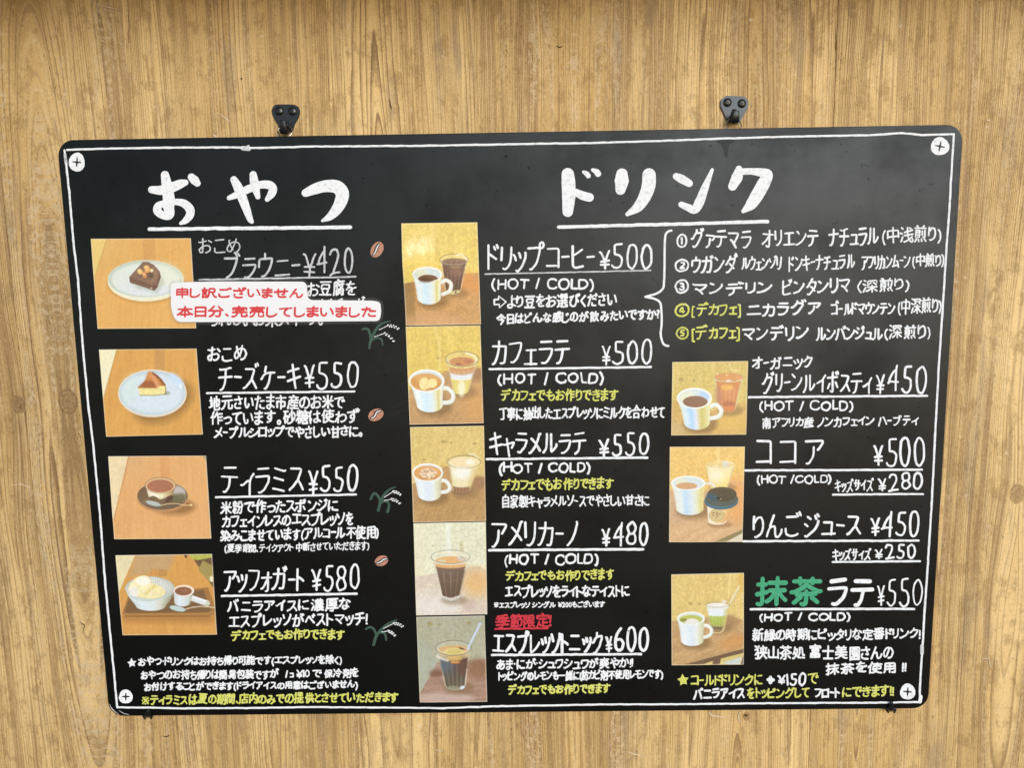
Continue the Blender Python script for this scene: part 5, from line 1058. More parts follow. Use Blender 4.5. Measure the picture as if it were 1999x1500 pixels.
def pic_affogato(p):
    p.wood(np.ones(p.x.shape), [(190, 136, 72), (208, 154, 84), (222, 170, 96)], -6, 31)
    p.put(p.poly([(380, 60), (1050, 60), (900, 380), (280, 460)], 90), (188, 158, 120), .8); p.put(p.poly([(630, 340), (890, 350), (890, 460), (610, 470)]), (176, 128, 70), .6); p.put(p.poly([(640, 340), (760, 345), (755, 460), (610, 470)]), (206, 152, 84), .7)
    p.put(p.poly([(30, 60), (395, 60), (100, 740), (60, 740)]), (222, 210, 168)); p.mottle(p.poly([(30, 60), (395, 60), (100, 740), (60, 740)]), .08, 50, 3)
    p.put(p.poly([(1230, 60), (1700, 60), (1700, 640), (1640, 640)]), (110, 84, 60)); p.put(p.poly([(1250, 90), (1650, 90), (1610, 160), (1380, 200), (1290, 180)]), (178, 178, 84)); p.mottle(p.poly([(1250, 90), (1650, 90), (1610, 160), (1380, 200)]), .2, 24, 2)
    p.put(p.poly([(1470, 205), (1650, 300), (1660, 560), (1560, 540), (1400, 350)]), (160, 144, 84)); p.put(p.ell(1615, 505, 36, 48), (226, 218, 180)); p.put(p.poly([(1170, 110), (1215, 110), (1212, 160), (1180, 160)]), (84, 62, 46))
    p.put(p.poly([(130, 1120), (1680, 1100), (1620, 1220), (250, 1200)], 120), (150, 104, 60), .6)
    p.put(p.poly([(260, 770), (1560, 640), (1680, 1000), (1650, 1080), (1560, 1120), (230, 1120), (160, 1085)]), (160, 116, 68)); p.put(p.poly([(290, 790), (1480, 680), (1600, 1000), (1560, 1050), (240, 1060), (200, 1020)], 30), (124, 94, 62)); p.put(p.line([(165, 1085), (260, 1080), (1560, 1068), (1650, 1040)], 16, 16), (194, 142, 84), .8); p.put(p.line([(200, 1118), (1590, 1118)], 14, 30), (112, 78, 44), .5)
    p.vessel((610, 660, 396, 190), (630, 930, 250, 92), [(0, (196, 206, 206)), (.2, (214, 224, 230)), (.6, (214, 222, 222)), (.8, (206, 206, 188)), (1, (160, 158, 132))], bow=1.6)
    p.put(p.ell(610, 655, 400, 192), (170, 186, 186)); p.put(p.ell(612, 652, 386, 180), (196, 196, 184))
    for k in range(9): p.put(p.line([(640 + k * 36, 480 + k * k * 2.2), (660 + k * 32, 690)], 14, 16) * p.ell(612, 650, 386, 180), (228, 232, 240), .75)
    p.put(p.ell(560, 690, 300, 136, 6), (232, 220, 168)); p.put(p.ell(450, 600, 190, 130, -35), (238, 228, 184)); p.put(p.ell(500, 540, 110, 70), (244, 238, 220)); p.mottle(p.ell(540, 670, 320, 190), .12, 30, 6)
    p.put(p.line([(560, 740), (640, 660), (690, 620)], 34, 30), (214, 186, 100), .7); p.put(p.line([(600, 800), (650, 690)], 36, 26), (240, 228, 196), .9); p.put(p.ell(340, 720, 80, 90, 0, 50), (228, 226, 224), .8); p.put(p.line([(300, 790), (420, 845), (600, 862), (800, 820), (960, 720)], 14), (176, 192, 180), .9); p.put(p.ring(612, 655, 396, 190, 8, y0=640), (214, 226, 230), .8)
    p.put(p.line([(1280, 810), (1540, 900)], 92), (214, 218, 218)); p.put(p.line([(1290, 790), (1550, 875)], 24, 20), (240, 240, 240), .8); p.put(p.ell(1545, 905, 28, 46, 20), (196, 198, 178))
    p.vessel((1160, 700, 165, 92), (1140, 880, 130, 70), [(0, (200, 206, 206)), (.3, (214, 224, 230)), (.8, (204, 210, 208)), (1, (176, 176, 160))]); p.put(p.ell(1165, 695, 165, 92), (238, 222, 204)); p.put(p.ell(1155, 702, 138, 70), (140, 96, 70)); p.put(p.ell(1180, 690, 60, 20, 0, 40), (164, 112, 84), .7)
    p.put(p.ell(1040, 985, 150, 46, 14), (110, 104, 84)); p.put(p.ell(1060, 985, 130, 42, 12), (190, 204, 202)); p.put(p.line([(1180, 1000), (1300, 965), (1450, 950), (1660, 968)], 14), (222, 206, 178))
def table(p, poly_, cols, seed, ang=60): m = p.poly(poly_, 10); p.wood(m, cols, ang, seed); p.mottle(m, .16, 20, seed + 1); return m
def mug(p, rim, base, st, fill, fc, hpts, hw, hole=None, waist=.045):
    (cx, cy, a_, b_), (dx, dy, e_, f_) = rim, base
    p.put(p.ell(dx + 60, dy + 30, e_ * 1.3, f_ * 1.3, 0, 90), (120, 92, 56), .6)
    handle(p, hpts, hw, (222, 224, 214))
    p.vessel((cx, cy, a_, b_), (dx, dy, e_, f_), st, waist=waist)
    p.put(p.ell(cx, cy, a_, b_), (240, 240, 232)); p.put(p.ell(cx, cy + 4, a_ * .91, b_ * .86), (206, 218, 220)); p.put(p.ell(cx - a_ * .4, cy - 5, a_ * .4, b_ * .6, 0, 60) * p.ell(cx, cy + 4, a_ * .91, b_ * .86), (222, 222, 190), .8)
    fx, fy, fa, fb = fill; m = p.ell(fx, fy, fa, fb) * p.ell(cx, cy + 4, a_ * .91, b_ * .86); p.put(m, fc); return m
def glass(p, rim, base, bands, oc=(110, 96, 70), facets=4, faint=0.35):
    (cx, cy, a_, b_), (dx, dy, e_, f_) = rim, base
    p.put(p.ell(dx + 50, dy + 20, e_ * 1.5, f_ * 1.6, 0, 90), (120, 92, 60), .45)
    t = np.clip((p.y - cy) / (dy - cy), 0, 1); half = a_ + (e_ - a_) * t ** .9; mid = cx + (dx - cx) * t
    m = np.clip(.5 + (half - abs(p.x - mid)) / 7, 0, 1) * (p.y > cy) * (p.y < dy); m = np.maximum(m, p.ell(dx, dy, e_, f_) * (p.y > dy - 3))
    p.put(m, (226, 222, 196), faint); u = (p.x - mid) / half
    for (y0, y1, c0, c1, bow) in bands:
        yy = p.y - bow * np.sqrt(np.clip(1 - u * u, 0, 1)); q = np.clip((yy - y0) / 8, 0, 1) * np.clip((y1 - yy) / 8, 0, 1) * m * np.clip((0.93 - abs(u)) * 14, 0, 1)
        k = np.clip((yy - y0) / (y1 - y0), 0, 1)[..., None]; p.blend(q, np.asarray(c0) * (1 - k) + np.asarray(c1) * k)
    for k in range(facets):
        uu = -0.75 + 1.5 * (k + .5) / facets; p.put(m * np.clip(1 - abs(u - uu) * 16, 0, 1) * (t > .35), (240, 236, 220), .25)
    p.put(m * np.clip((abs(u) - .93) * 20, 0, 1), (200, 192, 160), .7); p.put(np.clip(p.ring(dx, dy, e_, f_, 8, y0=dy), 0, 1), oc, .8)
    p.put(p.ell(cx, cy, a_, b_), (226, 220, 190), .25); p.put(p.ring(cx, cy, a_, b_, 8), oc, .9); p.put(p.ring(cx, cy, a_ - 8, b_ - 6, 5, y0=cy), (238, 234, 214), .7)
    return m, u
def pic_drip(p):
    sheet_wall(p, YW, 41); table(p, [(80, 880), (560, 800), (900, 745), (1130, 730), (1150, 1460), (80, 1460)], [(172, 128, 84), (198, 152, 100), (216, 174, 120)], 42)
    p.put(p.poly([(80, 880), (235, 860), (250, 1440), (100, 1440)], 14), (150, 120, 78), .65); p.put(p.ell(1000, 870, 200, 120, 20, 160), (216, 146, 84), .7); p.put(p.ell(480, 1380, 420, 120, 0, 200), (214, 168, 130), .5)
    m, u = glass(p, (762, 560, 188, 76), (745, 985, 100, 38), [(545, 950, (112, 84, 78), (86, 62, 56), 46)]); p.mottle(m * (p.y > 580) * (p.y < 960), .34, 16, 3); p.put(p.ell(790, 700, 90, 120, 0, 90), (150, 118, 100), .55); p.put(p.ell(765, 582, 160, 42), (128, 100, 88), .9); p.mottle(p.ell(765, 582, 160, 42), .3, 18, 8); p.put(p.line([(790, 495), (860, 490), (925, 540)], 16, 18), (244, 240, 224), .9); p.put(p.line([(715, 662), (830, 662)], 9), (196, 164, 110), .8)
    p.put(p.poly([(660, 985), (830, 960), (835, 1000), (740, 1025), (680, 1012)]), (206, 196, 140), .9); p.put(p.ell(782, 995, 12, 12), (70, 50, 40))
    mug(p, (408, 755, 196, 102), (428, 1060, 158, 96), WT, (418, 822, 134, 62), (112, 80, 60), [(600, 860), (650, 832), (715, 870), (718, 935), (690, 985), (610, 1020)], 50)
    p.put(p.ell(390, 830, 90, 30, 0, 40), (96, 66, 50), .8)
def pic_latte(p):
    sheet_wall(p, [(200, 172, 82), (220, 192, 100), (234, 210, 126)], 51, ((490, 520, 20),)); p.put(p.line([(440, 80), (500, 300), (515, 660)], 26, 26), (236, 218, 150), .6); p.put(p.line([(540, 100), (560, 380), (530, 640)], 5), (170, 140, 70), .5)
    table(p, [(90, 960), (590, 690), (1080, 650), (1140, 1440), (90, 1440)], [(164, 128, 88), (188, 148, 100), (206, 168, 118)], 52, 30); p.put(p.ell(1000, 1150, 180, 240, 0, 200), (214, 158, 92), .6); p.put(p.ell(1000, 740, 120, 90, 0, 90), (150, 104, 76), .6)
    m, u = glass(p, (818, 530, 226, 102), (800, 960, 112, 58), [(600, 700, (200, 140, 88), (206, 170, 132), 60), (690, 790, (216, 222, 230), (232, 232, 226), 56), (778, 1010, (222, 204, 112), (214, 200, 110), 40)]); p.put(p.ell(815, 565, 170, 62) * p.ell(818, 530, 226, 102), (196, 138, 88), .95); p.mottle(p.ell(815, 575, 180, 60), .2, 22, 5); p.put(p.ell(900, 560, 60, 30, 0, 20), (176, 116, 84), .7); p.put(p.ell(770, 600, 40, 16), (150, 96, 80), .8); p.put(p.ell(810, 930, 50, 110, 0, 50), (238, 232, 204), .9); p.put(p.line([(870, 445), (960, 475), (1010, 530)], 22, 20), (240, 238, 214), .8)
    mk = mug(p, (335, 828, 242, 158), (378, 1150, 180, 106), WT, (325, 845, 212, 118), (206, 150, 84), [(545, 930), (620, 930), (690, 1000), (690, 1080), (640, 1120), (530, 1125)], 58)
    p.put(p.ell(345, 790, 180, 60, 0, 50) * mk, (222, 176, 110), .6); p.put((p.ell(300, 855, 62, 72, 20) + p.ell(415, 860, 64, 62, -20) + p.poly([(240, 870), (470, 880), (300, 955), (250, 930)], 20)) * mk, (244, 222, 160)); p.put(p.line([(350, 820), (340, 880), (300, 920)], 8), (226, 180, 104), .8); p.put(p.line([(270, 850), (290, 910)], 8), (226, 190, 120), .8)
def pic_caramel(p):
    sheet_wall(p, [(196, 172, 104), (214, 188, 118), (228, 204, 140)], 61, ((545, 305, 28), (650, 320, 14), (270, 555, 18), (975, 330, 20))); table(p, [(100, 900), (590, 640), (980, 800), (1120, 800), (1150, 1440), (100, 1440)], [(158, 124, 84), (184, 146, 96), (206, 166, 110)], 62, 25); p.put(p.ell(1040, 870, 90, 90, 0, 60), (150, 112, 86), .7)
    m, u = glass(p, (830, 585, 232, 88), (790, 985, 118, 60), [(560, 905, (236, 228, 196), (226, 214, 168), 40), (900, 1010, (150, 110, 78), (140, 104, 74), 40)]); p.put(p.ell(800, 740, 120, 80, 0, 80) * m, (238, 236, 228), .9); p.put(m * np.clip((u - .45) * 3, 0, 1) * (p.y < 940), (214, 190, 130), .7); p.put(p.ell(835, 588, 205, 72), (234, 214, 170)); p.put(p.ell(910, 590, 60, 36, 0, 40), (240, 236, 220), .9); p.put(p.line([(900, 470), (960, 480), (1030, 530)], 22, 16), (226, 222, 196), .8)
    mk = mug(p, (322, 735, 215, 130), (345, 1040, 160, 92), WT2, (320, 742, 192, 102), (216, 160, 96), [(490, 850), (570, 850), (625, 920), (625, 965), (580, 1000), (490, 1010)], 54)
    p.put(p.ell(330, 745, 120, 72, 0, 40) * mk, (240, 222, 196), .85)
    for pts in ([(205, 725), (250, 735), (300, 720), (260, 700)], [(300, 700), (330, 725), (290, 745)], [(340, 715), (350, 690), (390, 700), (370, 720), (420, 715)], [(225, 770), (215, 800), (260, 820), (320, 810), (300, 770), (250, 765)], [(380, 770), (370, 810), (430, 810), (450, 765), (400, 760)]): p.put(p.line(pts, 8, 6), (150, 84, 64), .9)
def pic_americano(p):
    sheet_wall(p, [(206, 202, 172), (220, 218, 192), (230, 228, 208)], 71, ((860, 290, 9), (380, 420, 14))); p.put(p.line([(600, 80), (610, 520)], 60, 60), (232, 236, 228), .7); p.put(p.line([(790, 380), (800, 480)], 50, 30), (196, 186, 140), .7); p.put(np.clip((400 - p.x) / 400, 0, 1) * (p.y < 880), (228, 222, 180), .5)
    table(p, [(100, 880), (400, 825), (890, 730), (1040, 715), (1200, 800), (1200, 1460), (100, 1460)], [(188, 172, 152), (208, 194, 176), (226, 216, 202)], 72, 35); p.put(p.ell(1020, 960, 200, 200, 20, 200), (222, 176, 112), .8); p.put(p.ell(450, 1300, 400, 180, 0, 300), (230, 226, 224), .6); p.put(p.ell(900, 1290, 110, 90, 40, 90), (196, 172, 160), .7)
    m, u = glass(p, (635, 580, 284, 100), (640, 1195, 125, 44), [(680, 1130, (122, 100, 86), (98, 78, 62), 54), (640, 700, (222, 180, 130), (206, 156, 104), 56)], oc=(130, 130, 126), facets=3)
    p.put(m * np.clip((u - .1) * 2, 0, 1) * (p.y > 780) * (p.y < 1130), (100, 82, 60), .35); p.put(p.ell(640, 640, 225, 66) * p.ell(635, 580, 280, 98), (222, 170, 110), .95); p.put(p.ell(800, 610, 70, 40, 10, 30), (206, 196, 190), .85); p.put(p.ell(510, 640, 70, 24, 0, 20), (214, 200, 156), .9); p.put(p.line([(780, 575), (850, 610)], 10), (150, 130, 116), .7); p.put(p.line([(470, 940), (640, 950), (830, 880)], 7), (150, 128, 110), .6); p.put(p.ring(635, 580, 284, 100, 8, y0=580), (120, 122, 120), .9)
    p.put(p.poly([(520, 1150), (640, 1185), (770, 1140), (760, 1195), (645, 1240), (525, 1195)]), (206, 200, 190), .9); p.put(p.line([(525, 1195), (645, 1238), (765, 1190)], 8), (130, 122, 112), .9)
def pic_tonic(p):
    sheet_wall(p, [(152, 148, 124), (170, 168, 144), (190, 188, 166)], 81, ((320, 185, 34), (935, 175, 30), (470, 200, 20), (185, 530, 24))); p.put(p.poly([(130, 400), (330, 600), (430, 830), (160, 1300)], 40), (168, 174, 160), .6)
    table(p, [(440, 800), (980, 760), (1200, 740), (1260, 1460), (130, 1460), (160, 1290)], [(138, 108, 92), (166, 134, 116), (190, 160, 142)], 82, 88); p.put(p.ell(1080, 900, 160, 160, 0, 120), (130, 92, 64), .6); p.put(p.ell(420, 970, 110, 60, 0, 60), (110, 72, 58), .6); p.put(p.ell(560, 1360, 450, 90, 0, 160), (206, 186, 176), .6)
    m, u = glass(p, (692, 570, 278, 118), (720, 1180, 160, 66), [(640, 1150, (88, 74, 74), (100, 92, 74), 70), (560, 690, (206, 190, 160), (210, 184, 130), 70)], oc=(88, 88, 84))
    p.put(m * p.ell(560, 850, 110, 120, 0, 140), (96, 108, 118), .8); p.put(m * p.ell(840, 860, 90, 140, 0, 120), (104, 72, 60), .8); p.put(p.ell(700, 590, 240, 62) * p.ell(692, 570, 276, 116), (206, 170, 120)); p.put(p.ell(705, 632, 160, 60) * (p.y < 690), (214, 198, 128)); p.put(p.ell(705, 632, 110, 38, 0, 30), (196, 176, 104), .6); p.put(m * p.ell(705, 738, 125, 48, 0, 26), (206, 168, 100), .8); p.put(m * p.ell(720, 800, 80, 18, 0, 14), (226, 150, 80), .8); p.put(p.line([(430, 700), (520, 745), (600, 770)], 34, 30), (228, 220, 210), .9); p.put(p.ell(820, 580, 50, 14, 15), (84, 66, 54), .9); p.put(p.ring(692, 570, 278, 118, 9, y0=560), (80, 78, 74), .9)
    p.put(p.line([(1115, 180), (915, 590)], 32), (186, 200, 220)); p.put(p.line([(1108, 190), (915, 580)], 10), (214, 224, 236), .8); p.put(p.line([(905, 900), (880, 1150)], 16, 14), (216, 206, 190), .7); p.put(p.ell(830, 1195, 44, 26, -20, 12), (214, 224, 236), .9); p.put(p.ell(690, 1205, 110, 36, 0, 30), (150, 148, 122), .8)
def pic_rooibos(p):
    sheet_wall(p, [(186, 166, 92), (208, 184, 106), (224, 202, 128)], 91, ((265, 420, 42), (495, 430, 22))); table(p, [(80, 780), (900, 980), (1480, 760), (1480, 1440), (80, 1440)], [(176, 146, 84), (204, 168, 98), (222, 186, 116)], 92, 70); p.put(p.ell(1150, 1200, 300, 200, 0, 300), (222, 182, 100), .7); p.put(p.ell(200, 1300, 160, 120, 0, 150), (196, 172, 130), .6)
    m, u = glass(p, (1108, 390, 262, 86), (1080, 945, 150, 60), [(400, 930, (206, 140, 82), (200, 128, 74), 70)], oc=(184, 130, 84)); p.put(p.ell(1108, 380, 245, 72), (210, 148, 92), .9); p.put(p.ell(1080, 560, 110, 50, 0, 40), (226, 176, 90), .9); p.put(p.ell(930, 700, 60, 160, 0, 90), (176, 122, 92), .7); p.put(p.ell(1110, 850, 110, 50, 0, 70), (164, 100, 72), .7); p.put(p.ell(1110, 920, 100, 30, 0, 40), (220, 130, 84), .8); p.put(p.ell(1110, 445, 55, 22, 0, 10), (236, 214, 200), .9); p.put(p.line([(1130, 120), (1150, 240), (1280, 265)], 14, 16), (238, 228, 170), .8); p.put(p.line([(900, 330), (920, 310)], 16), (246, 220, 170)); p.put(p.line([(1070, 330), (1080, 350)], 16), (246, 224, 180)); p.put(p.line([(880, 400), (970, 450), (1100, 470), (1240, 440)], 7), (160, 96, 60), .7)
    W_ = [(0, (212, 218, 206)), (.15, (206, 226, 240)), (.32, (170, 206, 238)), (.5, (216, 222, 234)), (.58, (216, 208, 170)), (.7, (202, 190, 110)), (.85, (214, 206, 140)), (1, (226, 222, 180))]
    mug(p, (502, 752, 310, 186), (545, 1170, 232, 142), W_, (518, 812, 218, 102), (136, 100, 76), [(790, 900), (880, 865), (975, 950), (960, 1040), (900, 1085), (770, 1110)], 76, waist=.05); p.put(p.ell(680, 690, 90, 80, 30, 50) * p.ell(502, 756, 282, 160) * (1 - p.ell(518, 812, 218, 102)), (176, 200, 236), .9)
def pic_cocoa(p):
    sheet_wall(p, [(214, 172, 96), (228, 190, 112), (238, 206, 134)], 101); p.put(p.line([(780, 80), (770, 330)], 34, 30), (242, 216, 150), .7)
    table(p, [(80, 700), (600, 700), (980, 560), (1180, 560), (1180, 1450), (80, 1450)], [(190, 150, 108), (210, 172, 128), (226, 192, 152)], 102, 60); p.put(p.ell(1060, 850, 160, 320, 0, 200), (226, 164, 100), .8); p.put(p.ell(200, 950, 160, 200, 0, 200), (184, 156, 130), .5); p.put(p.poly([(720, 1430), (1150, 1240), (1150, 1300), (860, 1440)], 10), (140, 126, 84)); p.put(p.poly([(870, 1440), (1150, 1290), (1150, 1450)], 10), (214, 204, 180))
    m, u = glass(p, (805, 340, 208, 66), (790, 640, 128, 40), [(330, 650, (242, 226, 176), (238, 208, 120), 50)], oc=(226, 206, 150)); p.put(m * p.ell(730, 490, 120, 90, 0, 120), (246, 232, 206), .8); p.put(p.ell(880, 320, 50, 46, 0, 30), (214, 212, 206), .8); p.put(p.line([(840, 280), (910, 285), (1000, 320)], 10), (240, 232, 216), .8)
    mug(p, (350, 592, 242, 104), (375, 950, 195, 98), [(0, (222, 222, 210)), (.2, (222, 230, 226)), (.38, (186, 212, 236)), (.6, (216, 224, 228)), (.8, (222, 220, 180)), (.92, (214, 200, 130)), (1, (222, 210, 160))], (330, 632, 150, 48), (206, 160, 116), [(590, 600), (650, 598), (700, 612), (724, 640)], 30, waist=.05)
    p.put(p.ell(800, 1180, 170, 50, 0, 60), (150, 110, 70), .6)
    p.vessel((825, 870, 210, 60), (765, 1130, 128, 50), [(0, (236, 226, 206)), (.3, (234, 214, 170)), (.7, (226, 190, 134)), (1, (214, 164, 100))]); p.put(p.ring(765, 1128, 128, 50, 14, y0=1128), (246, 238, 222), .9); p.put(p.ell(755, 1050, 108, 88, 0, 8), (206, 184, 134)); p.put(p.ring(755, 1050, 106, 86, 5), (160, 136, 90), .8)
    for q in ((710, 1015, 14, 12), (705, 1050, 14, 10), (755, 1020, 14, 16), (765, 1055, 10, 18), (800, 1030, 14, 10), (745, 1085, 8, 8)): p.put(p.ell(*q, 20, 6), (130, 108, 76), .85)
    p.put(p.ell(820, 850, 240, 118), (62, 92, 112)); p.put(p.ell(825, 830, 238, 118), (52, 104, 134)); p.put(p.ell(825, 820, 232, 110), (84, 92, 84)); p.put(p.ring(822, 828, 232, 108, 7, y0=830), (120, 150, 156), .8); p.put(p.ell(830, 752, 210, 104), (80, 70, 52)); p.put(p.ell(700, 790, 90, 40, 20, 60), (50, 94, 122), .8); p.put(p.ring(830, 735, 150, 66, 7), (110, 98, 74), .6); p.put(p.ring(830, 720, 90, 38, 6), (120, 106, 80), .5); p.put(p.ell(790, 806, 44, 16), (44, 36, 28)); p.put(p.ell(815, 815, 14, 6), (206, 200, 180))
def pic_matcha(p):
    sheet_wall(p, [(200, 172, 108), (216, 190, 120), (230, 208, 146)], 111, ((365, 525, 26), (500, 530, 18))); p.put(p.line([(960, 80), (930, 430)], 22, 24), (238, 218, 150), .8); p.put(p.ell(1130, 200, 60, 160, 0, 60), (214, 170, 84), .6)
    table(p, [(80, 790), (590, 730), (950, 690), (1180, 790), (1180, 1200), (260, 1440), (80, 1460)], [(166, 134, 92), (190, 154, 108), (208, 174, 128)], 112, 65); p.put(p.ell(1000, 1100, 200, 100, -20, 120), (206, 146, 84), .6)
    p.put(p.poly([(250, 1440), (1180, 1195), (1180, 1260), (820, 1350), (800, 1430), (700, 1440), (690, 1385), (560, 1430)], 10), (112, 88, 66)); p.put(p.poly([(820, 1350), (1160, 1260), (1120, 1330), (840, 1410)], 10), (206, 190, 120)); p.put(p.poly([(700, 1385), (600, 1425), (690, 1440)], 10), (214, 190, 120)); p.put(p.poly([(840, 1410), (1130, 1320), (1100, 1430), (960, 1440)], 10), (196, 204, 200)); p.put(p.poly([(1160, 1280), (1190, 1440), (1110, 1440)], 10), (110, 100, 100))
    p.put(p.ell(940, 800, 130, 90, 0, 110), (150, 116, 84), .6)
    m, u = glass(p, (770, 545, 182, 36), (770, 880, 110, 46), [(520, 700, (230, 226, 226), (214, 228, 232), 30), (690, 850, (178, 190, 96), (160, 170, 80), 20), (845, 900, (120, 104, 74), (110, 92, 64), 20)], oc=(130, 128, 90)); p.put(p.ell(760, 540, 120, 26), (234, 228, 220)); p.put(m * np.clip((u - .45) * 3, 0, 1) * (p.y > 600), (196, 184, 110), .6); p.put(p.ell(870, 500, 34, 32, 0, 14), (222, 214, 206), .9)
    p.put(p.line([(1100, 260), (960, 520)], 22), (214, 208, 176)); p.put(p.line([(1092, 262), (955, 510)], 8), (238, 232, 206), .9); p.put(p.line([(700, 960), (800, 965), (850, 930), (865, 880)], 20), (214, 190, 142)); p.put(p.line([(700, 972), (800, 978), (850, 945)], 6), (130, 100, 64), .7)
    mk = mug(p, (372, 745, 208, 98), (390, 1075, 170, 84), WT2, (370, 762, 170, 66), (184, 188, 92), [(510, 870), (600, 850), (670, 900), (675, 960), (630, 1010), (530, 1035)], 52); p.put(p.ell(385, 800, 105, 52, 0, 18) * mk, (226, 222, 216)); p.put(p.ell(260, 770, 50, 20, 0, 20) * mk, (120, 120, 60), .8)

PRINTS = [
    ("brownie", [(178, 466.4), (372.8, 465.2), (383.2, 641), (191.5, 642)], (170, 455, 7.691), pic_brownie, 'photo print of a nut topped brownie on a white plate, partly under the notice'),
    ("cheesecake", [(194.1, 682.7), (383.9, 680.8), (396.3, 848.3), (208, 852.8)], (185, 670, 7.895), pic_cheesecake, 'photo print of a cheesecake slice on a pale blue plate'),
    ("tiramisu", [(211.9, 891.2), (402.5, 890), (412.7, 1051.7), (223.6, 1052.9)], (205, 880, 8.242), pic_tiramisu, 'photo print of a tiramisu in a glass dish on a brown saucer with a spoon'),
    ("affogato", [(226.2, 1084.6), (414, 1082), (423.6, 1239.2), (239.8, 1240.6)], (220, 1070, 8.333), pic_affogato, 'photo print of ice cream in a glass bowl beside a small white pitcher'),
    ("drip", [(784.1, 436.4), (931.7, 434.1), (938.9, 633.3), (792.6, 635.9)], (775, 425, 6.817), pic_drip, 'glossy photo print of a black coffee mug and iced coffee, topmost of the middle strip'),
    ("latte", [(792.2, 637.9), (937.7, 635.5), (944.1, 826.4), (800, 829.3)], (785, 625, 6.976), pic_latte, 'photo print of a mug with heart latte art and a layered iced latte'),
    ("caramel", [(800.8, 834), (944.7, 831.5), (948.8, 1017.3), (806.8, 1020.1)], (790, 820, 7.145), pic_caramel, 'photo print of a mug with brown sauce swirls beside a creamy iced latte glass'),
    ("americano", [(807.3, 1022), (948.3, 1019.3), (951.2, 1199.5), (812.6, 1201.9)], (795, 1010, 7.503), pic_americano, 'pale photo print of one glass of foamy iced americano'),
    ("tonic", [(813, 1205.1), (945.9, 1202.4), (951.1, 1370.2), (819.7, 1372)], (800, 1195, 8.106), pic_tonic, 'greyish photo print of a dark tonic glass with lemon slice and blue straw'),
    ("rooibos", [(1312.3, 707.1), (1460.1, 705.1), (1456.2, 848.5), (1310.1, 850.2)], (1300, 695, 9.088), pic_rooibos, 'square photo print of a tea mug and an amber iced tea glass'),
    ("cocoa", [(1307.4, 872.7), (1453.6, 872.3), (1449.1, 1058.4), (1306, 1058.8)], (1295, 862, 7.282), pic_cocoa, 'photo print of a mug, a juice glass and a paper cup with dark lid'),
    ("matcha", [(1310.2, 1122), (1451.9, 1118.9), (1451.5, 1297.7), (1311.1, 1299)], (1300, 1110, 7.655), pic_matcha, 'photo print of a green matcha mug and an iced matcha glass with straw'),
]
def print_mat(name, rough, bumpy):
    m = NT(name); P, x, z = m.pos()
    a_ = m.n('ShaderNodeAttribute', attribute_type='GEOMETRY', attribute_name='print')
    m.put(m.b.inputs['Base Color'], a_.outputs['Color']); m.b.inputs['Roughness'].default_value = rough
    m.b.inputs['Specular IOR Level'].default_value = 0.5
    m.bump(m.math('ADD', m.noise(P, 45, 2, 0.5), m.math('MULTIPLY', m.noise(P, 420, 3, 0.6), 0.08)), bumpy, 0.0015)
    return m.m
MP = print_mat('photo_paper_print', 0.42, 0.12); MPG = print_mat('glossy_photo_paper_print', 0.12, 0.40)
MEDGE = simple_mat('white_paper', (0.80, 0.79, 0.76), 0.6, 0.3)
ALB = 1.04
